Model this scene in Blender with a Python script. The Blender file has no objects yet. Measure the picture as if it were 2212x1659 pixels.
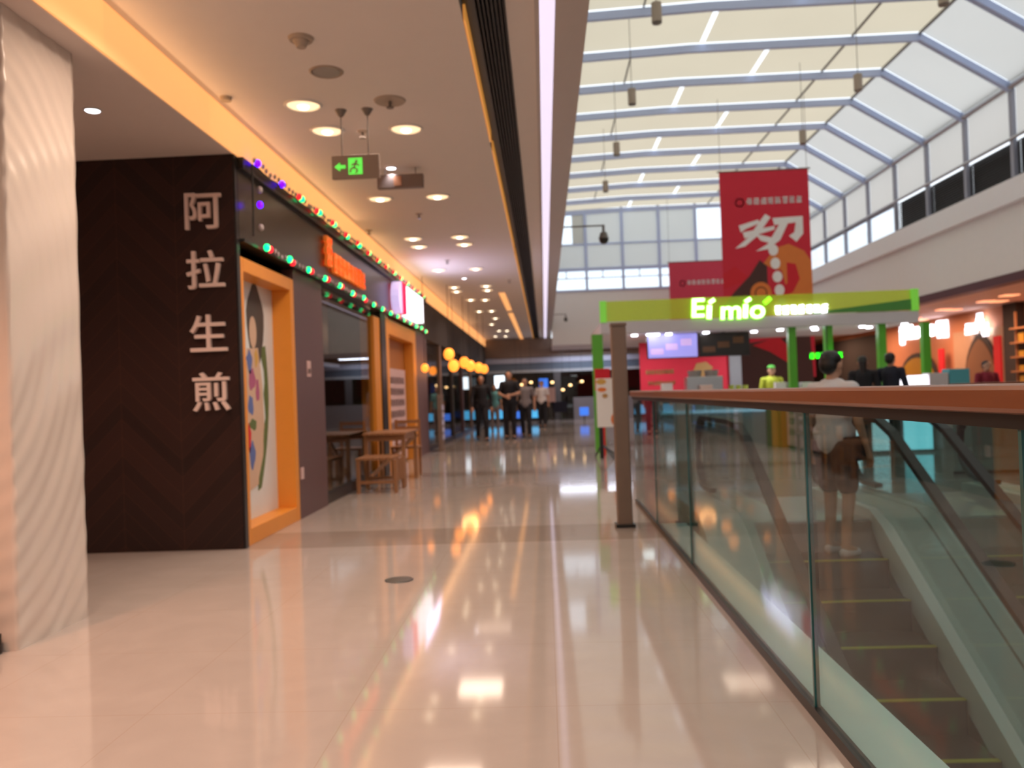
import bpy, bmesh, math, random
from mathutils import Vector, Matrix, noise
random.seed(7)
S = bpy.context.scene
C = S.collection
# ---------------------------------------------------------------- camera
H = 1.2; F = 1800.0; W_, H_ = 2212, 1659
VPX, VPY, ROLL = 1177.0, 848.0, 0.036
_Y = Vector(((VPX-W_/2)/F, (H_/2-VPY)/F, -1.0)).normalized()
_Z = Vector((-ROLL, 1.0, 0.0)); _Z = (_Z-_Y*_Z.dot(_Y)).normalized()
_X = _Y.cross(_Z)
R = Matrix((_X, _Y, _Z)).transposed()          # columns: the world's axes seen by the camera
cam = bpy.data.cameras.new('camera'); cam.sensor_width = 36; cam.lens = F/W_*36
cam.clip_start = .05; cam.clip_end = 300
cam.dof.use_dof = True; cam.dof.focus_distance = 1.9; cam.dof.aperture_fstop = 3.6
camo = bpy.data.objects.new('camera', cam); C.objects.link(camo)
camo.matrix_world = Matrix.Translation((0, 0, H)) @ R.transposed().to_4x4()
S.camera = camo
S.view_settings.view_transform = 'Standard'; S.view_settings.look = 'None'
S.view_settings.gamma = 1; S.view_settings.use_curve_mapping = False
S.view_settings.exposure = 0.0
S.cycles.use_denoising = True
S.cycles.max_bounces = 10; S.cycles.diffuse_bounces = 5; S.cycles.glossy_bounces = 4
S.cycles.transparent_max_bounces = 16; S.cycles.transmission_bounces = 6
S.cycles.sample_clamp_indirect = 4; S.cycles.caustics_reflective = False; S.cycles.caustics_refractive = False
# ---------------------------------------------------------------- daylight
wd = bpy.data.worlds.new('sky'); S.world = wd; wd.use_nodes = True
wb = wd.node_tree.nodes['Background']; wb.inputs[0].default_value = (.86, .93, 1, 1); wb.inputs[1].default_value = 1.75

def lamp(kind, name, loc, energy, color=(1, 1, 1), size=.3, rot=(0, 0, 0), spread=None, sy=None, spot=None):
    d = bpy.data.lights.new(name, kind); d.energy = energy; d.color = color
    if kind == 'AREA':
        d.size = size
        if sy: d.shape = 'RECTANGLE'; d.size_y = sy
        if spread: d.spread = spread
    else: d.shadow_soft_size = size
    if spot: d.spot_size = spot; d.spot_blend = .6
    o = bpy.data.objects.new(name, d); o.location = loc; o.rotation_euler = rot; C.objects.link(o); return o
WARM = (1, .74, .57)

def at(u, v, axis, val):
    """world point where the photo's pixel meets the plane axis = val"""
    d = R.transposed() @ Vector(((u-W_/2)/F, (H_/2-v)/F, -1))
    p = Vector((0, 0, H)); t = (val-p[axis])/d[axis]
    return p+d*t

# ---------------------------------------------------------------- materials
MATS = {}
def mat(name, col, rough=.5, metal=0, emit=0, ecol=None, var=.06, scale=6, bump=0, spec=.5, coat=0):
    m = bpy.data.materials.new(name); m.use_nodes = True; nt = m.node_tree; b = nt.nodes['Principled BSDF']
    c = tuple(col)+(1,)
    if var and not emit:
        tc = nt.nodes.new('ShaderNodeTexCoord'); n = nt.nodes.new('ShaderNodeTexNoise'); n.inputs['Scale'].default_value = scale
        n.inputs['Detail'].default_value = 4
        nt.links.new(tc.outputs['Object'], n.inputs['Vector'])
        mx = nt.nodes.new('ShaderNodeMix'); mx.data_type = 'RGBA'
        mx.inputs[6].default_value = tuple(x*(1-var) for x in col)+(1,); mx.inputs[7].default_value = tuple(min(1, x*(1+var)) for x in col)+(1,)
        nt.links.new(n.outputs[0], mx.inputs[0]); nt.links.new(mx.outputs[2], b.inputs['Base Color'])
        if bump:
            bp = nt.nodes.new('ShaderNodeBump'); bp.inputs['Strength'].default_value = bump; bp.inputs['Distance'].default_value = .01
            nt.links.new(n.outputs[0], bp.inputs['Height']); nt.links.new(bp.outputs[0], b.inputs['Normal'])
    else: b.inputs['Base Color'].default_value = c
    b.inputs['Roughness'].default_value = rough; b.inputs['Metallic'].default_value = metal
    b.inputs['Specular IOR Level'].default_value = spec; b.inputs['Coat Weight'].default_value = coat
    if emit:
        b.inputs['Emission Color'].default_value = tuple(ecol or col)+(1,); b.inputs['Emission Strength'].default_value = emit
    MATS[name] = m; return m

def nodes(m): return m.node_tree.nodes, m.node_tree.links
def math_(nt, op, a, b=None, c=None):
    n = nt.nodes.new('ShaderNodeMath'); n.operation = op
    for i, x in enumerate((a, b, c)):
        if x is None: continue
        if isinstance(x, (int, float)): n.inputs[i].default_value = x
        else: nt.links.new(x, n.inputs[i])
    return n.outputs[0]
def xyz(nt, kind='Object'):
    tc = nt.nodes.new('ShaderNodeTexCoord'); s = nt.nodes.new('ShaderNodeSeparateXYZ')
    nt.links.new(tc.outputs[kind], s.inputs[0]); return tc, s.outputs

def floor_mat():
    m = mat('polished stone floor', (.60, .50, .43), rough=.07, var=0, spec=.6); nt = m.node_tree; b = nt.nodes['Principled BSDF']
    g = nt.nodes.new('ShaderNodeNewGeometry'); s = nt.nodes.new('ShaderNodeSeparateXYZ'); nt.links.new(g.outputs['Position'], s.inputs[0])
    x, y = s.outputs[0], s.outputs[1]
    def line(c, p, w): return math_(nt, 'LESS_THAN', math_(nt, 'FRACT', math_(nt, 'DIVIDE', c, p)), w)
    joint = math_(nt, 'MAXIMUM', line(x, .8, .006), line(y, .8, .006))
    ys = math_(nt, 'MODULO', math_(nt, 'SUBTRACT', y, -1.05), 5.6)      # darker cross bands
    band = math_(nt, 'MULTIPLY', math_(nt, 'GREATER_THAN', ys, 2.2), math_(nt, 'LESS_THAN', ys, 3.0))
    n = nt.nodes.new('ShaderNodeTexNoise'); n.inputs['Scale'].default_value = 2.5; n.inputs['Detail'].default_value = 8; n.inputs['Distortion'].default_value = 1.5
    nt.links.new(g.outputs['Position'], n.inputs['Vector'])
    r = nt.nodes.new('ShaderNodeMix'); r.data_type = 'RGBA'; r.inputs[6].default_value = (.43, .375, .345, 1); r.inputs[7].default_value = (.52, .455, .42, 1)
    nt.links.new(n.outputs[0], r.inputs[0])
    r2 = nt.nodes.new('ShaderNodeMix'); r2.data_type = 'RGBA'; r2.inputs[7].default_value = (.27, .20, .16, 1)
    nt.links.new(r.outputs[2], r2.inputs[6]); nt.links.new(math_(nt, 'MULTIPLY', band, .55), r2.inputs[0])
    r3 = nt.nodes.new('ShaderNodeMix'); r3.data_type = 'RGBA'; r3.inputs[7].default_value = (.40, .31, .25, 1)
    nt.links.new(r2.outputs[2], r3.inputs[6]); nt.links.new(math_(nt, 'MULTIPLY', joint, .5), r3.inputs[0])
    nt.links.new(r3.outputs[2], b.inputs['Base Color'])
    return m
def chevron_mat():
    m = mat('dark chevron planks', (.035, .012, .009), rough=.42, var=0, spec=.35); nt = m.node_tree; b = nt.nodes['Principled BSDF']
    g = nt.nodes.new('ShaderNodeNewGeometry'); s = nt.nodes.new('ShaderNodeSeparateXYZ'); nt.links.new(g.outputs['Position'], s.inputs[0])
    x, z = s.outputs[0], s.outputs[2]
    tri = math_(nt, 'PINGPONG', math_(nt, 'ADD', x, 8.02), .5)
    t = math_(nt, 'FRACT', math_(nt, 'DIVIDE', math_(nt, 'SUBTRACT', z, tri), .15))
    ln = math_(nt, 'MAXIMUM', math_(nt, 'LESS_THAN', t, .03), math_(nt, 'LESS_THAN', math_(nt, 'FRACT', math_(nt, 'MULTIPLY', math_(nt, 'ADD', x, 8.02), 2)), .008))
    w = nt.nodes.new('ShaderNodeTexWhiteNoise'); w.noise_dimensions = '1D'
    nt.links.new(math_(nt, 'FLOOR', math_(nt, 'DIVIDE', math_(nt, 'SUBTRACT', z, tri), .15)), w.inputs['W'])
    a = nt.nodes.new('ShaderNodeMix'); a.data_type = 'RGBA'; a.inputs[6].default_value = (.020, .0075, .006, 1); a.inputs[7].default_value = (.034, .012, .009, 1)
    nt.links.new(w.outputs[0], a.inputs[0])
    c = nt.nodes.new('ShaderNodeMix'); c.data_type = 'RGBA'; c.inputs[7].default_value = (.085, .03, .018, 1)
    nt.links.new(a.outputs[2], c.inputs[6]); nt.links.new(math_(nt, 'MULTIPLY', ln, .7), c.inputs[0]); nt.links.new(c.outputs[2], b.inputs['Base Color'])
    return m
def wood_mat(name, c1, c2, rough=.35, sc=(1, 8, 8)):
    m = mat(name, c1, rough=rough, var=0); nt = m.node_tree; b = nt.nodes['Principled BSDF']
    tc = nt.nodes.new('ShaderNodeTexCoord'); mp = nt.nodes.new('ShaderNodeMapping'); mp.inputs['Scale'].default_value = sc
    n = nt.nodes.new('ShaderNodeTexNoise'); n.inputs['Scale'].default_value = 5; n.inputs['Detail'].default_value = 6
    nt.links.new(tc.outputs['Object'], mp.inputs[0]); nt.links.new(mp.outputs[0], n.inputs['Vector'])
    r = nt.nodes.new('ShaderNodeMix'); r.data_type = 'RGBA'; r.inputs[6].default_value = c1+(1,); r.inputs[7].default_value = c2+(1,)
    nt.links.new(n.outputs[0], r.inputs[0]); nt.links.new(r.outputs[2], b.inputs['Base Color']); return m
def glass_mat(name, tint, refl=1.0, rough=0.0, body=None, amt=.3):
    m = bpy.data.materials.new(name); m.use_nodes = True; nt = m.node_tree; nt.nodes.clear()
    o = nt.nodes.new('ShaderNodeOutputMaterial'); t = nt.nodes.new('ShaderNodeBsdfTransparent'); t.inputs[0].default_value = tint+(1,)
    g = nt.nodes.new('ShaderNodeBsdfGlossy'); g.inputs['Roughness'].default_value = rough
    fr = nt.nodes.new('ShaderNodeFresnel'); fr.inputs[0].default_value = 1.5
    ge = nt.nodes.new('ShaderNodeNewGeometry'); ior = math_(nt, 'ADD', 1.5, math_(nt, 'MULTIPLY', ge.outputs['Backfacing'], 1/1.5-1.5)); nt.links.new(ior, fr.inputs[0])
    mx = nt.nodes.new('ShaderNodeMixShader'); nt.links.new(math_(nt, 'MULTIPLY', fr.outputs[0], refl), mx.inputs[0])
    base = t
    if body:
        tr = nt.nodes.new('ShaderNodeBsdfTranslucent'); tr.inputs[0].default_value = body+(1,); df = nt.nodes.new('ShaderNodeBsdfDiffuse'); df.inputs[0].default_value = body+(1,)
        m1 = nt.nodes.new('ShaderNodeMixShader'); nt.links.new(tr.outputs[0], m1.inputs[1]); nt.links.new(df.outputs[0], m1.inputs[2])
        base = nt.nodes.new('ShaderNodeMixShader'); base.inputs[0].default_value = amt; nt.links.new(t.outputs[0], base.inputs[1]); nt.links.new(m1.outputs[0], base.inputs[2])
    nt.links.new(base.outputs[0], mx.inputs[1]); nt.links.new(g.outputs[0], mx.inputs[2]); nt.links.new(mx.outputs[0], o.inputs[0]); MATS[name] = m; return m
def fabric_mat(name, col):
    m = bpy.data.materials.new(name); m.use_nodes = True; nt = m.node_tree; nt.nodes.clear()
    o = nt.nodes.new('ShaderNodeOutputMaterial'); t = nt.nodes.new('ShaderNodeBsdfTranslucent'); d = nt.nodes.new('ShaderNodeBsdfDiffuse')
    g = nt.nodes.new('ShaderNodeNewGeometry'); n = nt.nodes.new('ShaderNodeTexNoise'); n.inputs['Scale'].default_value = .5
    nt.links.new(g.outputs['Position'], n.inputs['Vector'])
    r = nt.nodes.new('ShaderNodeMix'); r.data_type = 'RGBA'; r.inputs[6].default_value = tuple(x*.93 for x in col)+(1,); r.inputs[7].default_value = tuple(min(1, x*1.05) for x in col)+(1,)
    nt.links.new(n.outputs[0], r.inputs[0]); nt.links.new(r.outputs[2], t.inputs[0]); d.inputs[0].default_value = (.85, .84, .82, 1)
    mx = nt.nodes.new('ShaderNodeMixShader'); mx.inputs[0].default_value = .32
    nt.links.new(t.outputs[0], mx.inputs[1]); nt.links.new(d.outputs[0], mx.inputs[2]); nt.links.new(mx.outputs[0], o.inputs[0]); MATS[name] = m; return m

M = dict(
 floor=floor_mat(), chev=chevron_mat(),
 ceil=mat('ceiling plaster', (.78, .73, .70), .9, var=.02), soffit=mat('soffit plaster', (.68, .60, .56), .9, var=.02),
 edge=mat('ceiling edge metal', (.52, .47, .45), .35, var=.03), wallw=mat('white wall paint', (.84, .83, .84), .8, var=.02),
 ledge=mat('white ledge', (.88, .88, .92), .7, var=.02), white=mat('white paint', (.8, .79, .78), .5, var=.02),
 black=mat('black metal', (.012, .011, .011), .35), slat=mat('black grille slats', (.03, .028, .03), .5),
 brown=mat('brown fascia', (.034, .024, .015), .28, var=.15, scale=1.2), purple=mat('purple brown panel', (.115, .058, .060), .45, var=.08, scale=1.5),
 dark=mat('dark interior', (.03, .025, .025), .7), darkg=mat('dark grey interior', (.06, .055, .055), .6, var=.2, scale=.8),
 orange=mat('orange painted frame', (.80, .30, .035), .4, var=.05), steel=mat('pale blue steel', (.50, .60, .90), .4, var=.04),
 greyst=mat('grey steel mullion', (.33, .34, .42), .45, var=.04), inox=mat('brushed steel', (.55, .56, .57), .28, .9, var=.05),
 deck=mat('escalator deck cladding', (.70, .78, .76), .3, .1, var=.05, scale=2), rubber=mat('black handrail rubber', (.012, .010, .014), .35),
 step=mat('escalator step', (.020, .021, .020), .5, .3, var=.15), yellow=mat('yellow step edge', (.42, .40, .02), .5),
 railw=wood_mat('reddish wood handrail', (.19, .062, .024), (.25, .085, .033), .3, (8, .6, 8)), wood=wood_mat('light brown wood', (.42, .20, .09), (.30, .13, .055)),
 post=mat('brown grey column', (.20, .135, .10), .4, var=.08), kerb=mat('pale green white kerb', (.74, .88, .83), .3, var=.03),
 glass=glass_mat('railing glass', (.74, .83, .82), 1.0), sglass=glass_mat('shop glass', (.72, .72, .70), 1.0), wglass=glass_mat('window glass', (.92, .95, .97), .8),
 gedge=mat('green glass edge', (.03, .12, .12), .15), limeg=glass_mat('lime green fascia glass', (.92, .98, .55), .35, body=(.78, .98, .14), amt=.42), blind=fabric_mat('cream blind', (.64, .55, .40)),
 blindw=fabric_mat('white blind', (.58, .56, .52)), blinde=fabric_mat('end wall blind', (.70, .68, .62)),
 lime=mat('lime green paint', (.10, .42, .03), .4), limel=mat('bright lime edge', (.25, .80, .08), .4, emit=.25), limed=mat('deep green panel', (.06, .22, .015), .4),
 mustard=mat('mustard panel', (.42, .24, .02), .5), red=mat('red banner cloth', (.62, .018, .045), .75, var=.04), pink=mat('pinkish red banner cloth', (.60, .05, .10), .8, var=.04),
 maroon=mat('maroon print', (.075, .028, .025), .8), borange=mat('orange print', (.72, .20, .045), .8), redp=mat('bright red print', (.62, .015, .03), .8), outl=mat('dark print line', (.06, .015, .01), .8),
 pw=mat('white print', (.85, .82, .83), .8), gold=mat('gold lettering', (.45, .25, .08), .5), char=mat('pinkish white letters', (.78, .60, .54), .5, var=.02),
 grey=mat('grey board', (.25, .25, .27), .5), canopy=mat('canopy white', (.62, .61, .64), .6, var=.02), counter=mat('pale counter front', (.42, .46, .44), .35, var=.04),
 skin=mat('skin', (.50, .27, .18), .55, var=.05), hair=mat('black hair', (.008, .007, .008), .45), cloth_black=mat('black cloth', (.010, .010, .016), .85),
 cloth_white=mat('white cloth', (.66, .62, .64), .85), cloth_grey=mat('grey cloth', (.22, .19, .20), .85), cloth_navy=mat('navy cloth', (.012, .014, .03), .85),
 cloth_red=mat('dark red cloth', (.22, .012, .03), .85), cloth_lime=mat('lime shirt cloth', (.45, .50, .04), .85), cap=mat('green cap cloth', (.08, .38, .05), .8), cloth_teal=mat('teal cloth', (.10, .30, .32), .85),
 eye=mat('dark eye', (.01, .01, .01), .2), terra=mat('terracotta wall', (.48, .21, .11), .75, var=.1, scale=1), terrad=mat('brown arch filling', (.20, .10, .05), .7, var=.1, scale=1), pale=mat('pale arch surround', (.45, .30, .20), .8),
 shirtgrey=mat('grey plastic', (.32, .31, .30), .5), poster=mat('poster paper with backlight tint', (.70, .76, .78), .35, var=.04), pink2=mat('pale pink notice', (.62, .42, .40), .6),
 e_gold=mat('warm light diffuser', (1, .62, .30), .6, emit=.84, ecol=(1, .44, .14)), e_gold2=mat('dimmed warm cove panel', (1, .62, .3), .6, emit=.74, ecol=(1, .46, .15)),
 e_slot=mat('amber slot glow', (1, .5, .2), .6, emit=.42, ecol=(1, .42, .08)), e_led=mat('cool white led strip', (1, 1, 1), .5, emit=.85, ecol=(.80, .74, 1)),
 e_down=mat('warm lamp diffuser', (1, .8, .6), .5, emit=1.35, ecol=(1, .68, .38)), e_core=mat('lamp core', (1, 1, 1), .5, emit=6, ecol=(1, .85, .62)), e_spot=mat('cool spotlight', (1, 1, 1), .5, emit=9, ecol=(.9, .9, 1)),
 e_white=mat('white lit face', (1, 1, 1), .5, emit=2.2, ecol=(.92, .90, 1)), e_cool=mat('blue white lit face', (1, 1, 1), .5, emit=2.2, ecol=(.75, .90, 1)), e_cyan=mat('cyan lit face', (.3, .9, 1), .5, emit=1.5, ecol=(.32, .82, .95)),
 e_lime=mat('lime halo light', (.4, 1, .05), .5, emit=1.7, ecol=(.28, 1, .02)), e_lwhite=mat('lime white letter', (1, 1, 1), .5, emit=2.4, ecol=(.92, 1, .72)), e_redsign=mat('red lit stripe', (1, .0, .1), .5, emit=1.0, ecol=(.85, .0, .06)),
 e_orange=mat('orange lit letters', (1, .3, .05), .5, emit=.30, ecol=(1, .17, .02)), e_tv=mat('blue violet screen', (.4, .4, .9), .3, emit=.62, ecol=(.38, .36, .95)), e_tvp=mat('pale lilac screen patch', (.8, .6, .9), .3, emit=.62, ecol=(.62, .42, .85)),
 e_exit=mat('green exit light', (.2, 1, .2), .5, emit=.8, ecol=(.09, .85, .07)), e_b=mat('blue bulb', (.1, 0, 1), .4, emit=4, ecol=(.08, .0, 1)), e_g=mat('green bulb', (0, 1, .3), .4, emit=2.4, ecol=(0, 1, .26)), e_r=mat('red bulb', (1, 0, .05), .4, emit=1.3, ecol=(1, .02, .03)),
 bulb=mat('unlit bulb', (.45, .40, .42), .2), e_lantern=mat('orange globe light', (1, .4, .05), .5, emit=2.1, ecol=(1, .27, .03)), e_blue=mat('blue lit panel', (.1, .3, 1), .5, emit=.75, ecol=(.04, .22, 1)), e_sky=mat('cyan blue lit panel', (.1, .6, 1), .5, emit=.8, ecol=(.08, .5, .95)),
 e_ysign=mat('small warm lamp', (1, .8, .4), .5, emit=3, ecol=(1, .6, .25)), e_green=mat('green lit sign', (.1, 1, .1), .5, emit=1.1, ecol=(.03, .85, .02)), e_osq=mat('square warm lamp', (1, .5, .25), .5, emit=1.2, ecol=(1, .42, .2)),
 drain=mat('floor socket lid', (.10, .11, .09), .3, .6), blueprint=mat('blue print', (.10, .16, .42), .6), leafp=mat('green leaf print', (.10, .16, .05), .6), facep=mat('face print', (.62, .44, .32), .6), hairp=mat('dark hair print', (.06, .05, .045), .6), pinkp=mat('magenta print', (.40, .10, .22), .6), yelp=mat('yellow print', (.60, .36, .08), .6),
 smoke=mat('off white plastic', (.40, .33, .27), .5), camg=mat('camera housing grey', (.16, .14, .13), .35),
)
# ---------------------------------------------------------------- builders
class MB:
    def __init__(s): s.v = []; s.f = []; s.sm = []
    def add(s, vs, fs, smooth=False):
        n = len(s.v); s.v += [Vector(v) for v in vs]; s.f += [tuple(i+n for i in f) for f in fs]; s.sm += [smooth]*len(fs); return s
    def box(s, a, b, rot=0, piv=None):
        x0, y0, z0 = (min(a[i], b[i]) for i in range(3)); x1, y1, z1 = (max(a[i], b[i]) for i in range(3))
        vs = [Vector(p) for p in ((x0, y0, z0), (x1, y0, z0), (x1, y1, z0), (x0, y1, z0), (x0, y0, z1), (x1, y0, z1), (x1, y1, z1), (x0, y1, z1))]
        if rot:
            q = Vector(piv or ((x0+x1)/2, (y0+y1)/2, 0)); m = Matrix.Rotation(rot, 3, 'Z'); vs = [m @ (v-q)+q for v in vs]
        return s.add(vs, [(0, 3, 2, 1), (4, 5, 6, 7), (0, 1, 5, 4), (1, 2, 6, 5), (2, 3, 7, 6), (3, 0, 4, 7)])
    def bar(s, p, q, w, h, up=(0, 0, 1)):
        p, q = Vector(p), Vector(q); d = (q-p).normalized(); u = Vector(up)
        if abs(d.dot(u)) > .98: u = Vector((1, 0, 0))
        sd = d.cross(u).normalized()*w/2; u2 = sd.cross(d).normalized()*h/2
        vs = [p-sd-u2, p+sd-u2, p+sd+u2, p-sd+u2, q-sd-u2, q+sd-u2, q+sd+u2, q-sd+u2]
        return s.add(vs, [(0, 1, 2, 3), (7, 6, 5, 4), (0, 4, 5, 1), (1, 5, 6, 2), (2, 6, 7, 3), (3, 7, 4, 0)])
    def cyl(s, p, q, r, r2=None, n=16, caps=True):
        p, q = Vector(p), Vector(q); r2 = r if r2 is None else r2; d = (q-p).normalized()
        u = Vector((1, 0, 0)) if abs(d.x) < .9 else Vector((0, 1, 0)); a = d.cross(u).normalized(); b = d.cross(a)
        vs = [p+(a*math.cos(t)+b*math.sin(t))*r for t in [2*math.pi*i/n for i in range(n)]]+[q+(a*math.cos(t)+b*math.sin(t))*r2 for t in [2*math.pi*i/n for i in range(n)]]
        s.add(vs, [(i, i+n, (i+1) % n+n, (i+1) % n) for i in range(n)], True)
        if caps: s.add(vs[:n], [tuple(range(n))]); s.add(vs[n:], [tuple(reversed(range(n)))])
        return s
    def tube(s, pts, r, n=10):
        for a, b in zip(pts, pts[1:]): s.cyl(a, b, r, n=n)
        for a in pts[1:-1]: s.ball(a, (r, r, r), 8, 6)
        return s
    def ball(s, c, r, n=14, m=9):
        c = Vector(c); vs = []; fs = []
        for j in range(m+1):
            th = math.pi*j/m
            for i in range(n):
                ph = 2*math.pi*i/n; vs.append(c+Vector((r[0]*math.sin(th)*math.cos(ph), r[1]*math.sin(th)*math.sin(ph), r[2]*math.cos(th))))
        for j in range(m):
            for i in range(n): fs.append((j*n+i, (j+1)*n+i, (j+1)*n+(i+1) % n, j*n+(i+1) % n))
        return s.add(vs, fs, True)
    def prism(s, pts, axis, a, b):
        """polygon in the two other axes, extruded from a to b along axis"""
        def P(p, t): q = list(p); q.insert(axis, t); return q
        n = len(pts); vs = [P(p, a) for p in pts]+[P(p, b) for p in pts]
        return s.add(vs, [tuple(range(n)), tuple(reversed(range(n, 2*n)))]+[(i, (i+1) % n, (i+1) % n+n, i+n) for i in range(n)])
    def quad(s, *p): return s.add(p, [tuple(range(len(p)))])
    def ring(s, c, r1, r2, h, n=28):
        c = Vector(c); vs = []
        for i in range(n):
            t = 2*math.pi*i/n; d = Vector((math.cos(t), math.sin(t), 0)); vs += [c+d*r1, c+d*r2, c+d*(r1+r2)/2+Vector((0, 0, -h))]
        fs = []
        for i in range(n):
            j = (i+1) % n; fs += [(3*i, 3*j, 3*j+2, 3*i+2), (3*i+2, 3*j+2, 3*j+1, 3*i+1), (3*i, 3*i+1, 3*j+1, 3*j)]
        return s.add(vs, fs, True)
    def build(s, name, m, parent=None, bevel=0, local=False, smoothall=False, kind=None):
        me = bpy.data.meshes.new(name)
        xs = [v.x for v in s.v]; ysv = [v.y for v in s.v]; zs = [v.z for v in s.v]
        if parent is not None:
            o0 = Vector((0, 0, 0)) if local else wloc(parent)
        else: o0 = Vector(((min(xs)+max(xs))/2, (min(ysv)+max(ysv))/2, min(zs)))
        me.from_pydata([tuple(v-o0) for v in s.v], [], s.f)
        me.polygons.foreach_set('use_smooth', [bool(x or smoothall) for x in s.sm])
        bm = bmesh.new(); bm.from_mesh(me)
        bmesh.ops.recalc_face_normals(bm, faces=bm.faces)
        bm.to_mesh(me); bm.free()
        me.materials.append(M[m] if isinstance(m, str) else m); me.update()
        o = bpy.data.objects.new(name, me); C.objects.link(o)
        if parent is not None: o.parent = parent
        else: o.location = o0
        if bevel:
            b = o.modifiers.new('bevel', 'BEVEL'); b.width = bevel; b.segments = 2; b.limit_method = 'ANGLE'
        if kind: o['kind'] = kind
        return o
def wloc(o):
    v = Vector((0, 0, 0))
    while o is not None: v += o.location; o = o.parent
    return v
def tag(o, label=None, cat=None, group=None, kind=None):
    for k, x in (('label', label), ('category', cat), ('group', group), ('kind', kind)):
        if x: o[k] = x
    return o
def thing(name, loc, label, cat, group=None):
    o = bpy.data.objects.new(name, None); o.location = loc; o.empty_display_size = .1; C.objects.link(o); return tag(o, label, cat, group)
def copy_tree(o, parent=None):
    c = o.copy(); C.objects.link(c); c.parent = parent
    for ch in list(o.children): copy_tree(ch, c)
    return c
def struct(mb, name, m): return mb.build(name, m, kind='structure')
FRONT = Matrix(((1, 0, 0), (0, 0, -1), (0, 1, 0)))      # faces -Y
LEFT = Matrix(((0, 0, 1), (1, 0, 0), (0, 1, 0)))        # on the left wall, faces +X
RIGHT = Matrix(((0, 0, -1), (-1, 0, 0), (0, 1, 0)))     # on the right wall, faces -X
def text(name, body, size, loc, basis, m, parent=None, ext=.01, off=0, shear=0, sx=1):
    cu = bpy.data.curves.new('t', 'FONT'); cu.body = body; cu.size = size; cu.extrude = ext; cu.offset = off; cu.shear = shear
    cu.align_x = 'CENTER'; cu.align_y = 'CENTER'; cu.resolution_u = 4
    o = bpy.data.objects.new('t', cu); C.objects.link(o); dg = bpy.context.evaluated_depsgraph_get(); dg.update()
    me = bpy.data.meshes.new_from_object(o.evaluated_get(dg)); bpy.data.objects.remove(o)
    vs = [basis @ Vector((v.co.x*sx, v.co.y, v.co.z))+Vector(loc) for v in me.vertices]; fs = [tuple(p.vertices) for p in me.polygons]
    mb = MB(); mb.add(vs, fs); return mb.build(name, m, parent)
def strokes(mb, x0, y0, w, h, n, rnd, basis, loc, ext=.01, t=.12):
    """blurred, unreadable lettering: n stroke clusters"""
    cw = w/n
    for i in range(n):
        cx = x0+cw*i+cw*.08; ww = cw*.84
        def bx(a, b, c, d):
            vs = []
            for (p, q) in ((a, b), (c, b), (c, d), (a, d)):
                vs += [(p, q, -ext), (p, q, ext)]
            vs = [basis @ Vector(v)+Vector(loc) for v in vs]
            mb.add(vs, [(0, 2, 4, 6), (1, 7, 5, 3), (0, 1, 3, 2), (2, 3, 5, 4), (4, 5, 7, 6), (6, 7, 1, 0)])
        th = h*t
        for k in range(3):
            yy = y0+h*(.12+.36*k)+rnd.uniform(-.04, .04)*h; a = rnd.uniform(0, .18); b = rnd.uniform(.8, 1)
            bx(cx+ww*a, yy-th/2, cx+ww*b, yy+th/2)
        for k in range(2):
            xx = cx+ww*(.25+.42*k+rnd.uniform(-.1, .1)); bx(xx-th*.5, y0+h*rnd.uniform(0, .2), xx+th*.5, y0+h*rnd.uniform(.75, 1))
# ================================================================ THE BUILDING
WX = -2.52; CZ = 3.59; SZ = 3.27; FX = .36; AX = 9.6; RX = 13.7; EY = 32.0
# floor with the escalator well left open
f = MB()
for x0, x1, y0, y1 in ((-6, 1.15, -5, 46), (1.15, 4.9, 7.25, 46), (4.9, RX, -5, 46)): f.box((x0, y0, -.35), (x1, y1, 0))
struct(f, 'floor', 'floor')
struct(MB().box((-6, -6, -4.8), (RX, 30, -4.6)), 'floor', 'darkg')
k = MB().box((.95, -3, .0), (1.15, 7.25, .035)).box((1.15, -3, -.35), (1.17, 7.25, .035)); struct(k, 'trim_1', 'kerb')
# corridor ceiling
struct(MB().box((WX, -5, CZ), (-.437, 43, CZ+.16)), 'ceiling', 'ceil'); struct(MB().box((-.158, -5, CZ), (.05, 43, CZ+.16)), 'ceiling', 'ceil')
struct(MB().box((-.437, 40.01, CZ), (-.158, 43, CZ+.16)), 'ceiling', 'ceil'); struct(MB().box((WX, -5, CZ+.16), (FX, 43, CZ+.4)), 'ceiling', 'ceil'); struct(MB().box((.05, -5, CZ+.05), (.15, 43, CZ+.16)), 'ceiling', 'ceil')
struct(MB().box((.15, -5, CZ), (FX, 43, CZ+.4)), 'trim_2', 'edge')
struct(MB().box((.02, -5, CZ-.012), (.05, 43, CZ)), 'trim_3', 'edge')
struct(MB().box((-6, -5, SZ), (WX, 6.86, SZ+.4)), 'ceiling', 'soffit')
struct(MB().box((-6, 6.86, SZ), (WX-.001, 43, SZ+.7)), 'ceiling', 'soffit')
struct(MB().box((.1, -5, CZ+.4), (FX-.02, 43, 8.6)), 'wall_atrium_left', 'wallw')
struct(MB().box((-6.2, -5, 0), (-6, 46, 4)), 'wall_left', 'soffit')
struct(MB().box((-6.2, -5.2, 0), (RX, -5, 9)), 'wall_back', 'wallw')
struct(MB().box((-6, 6.79, 0), (WX-.001, 6.86, SZ)), 'wall_recess', 'chev')
struct(MB().box((WX-.03, 6.80, 0), (WX+.012, 6.87, SZ)), 'trim_4', 'black')
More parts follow.
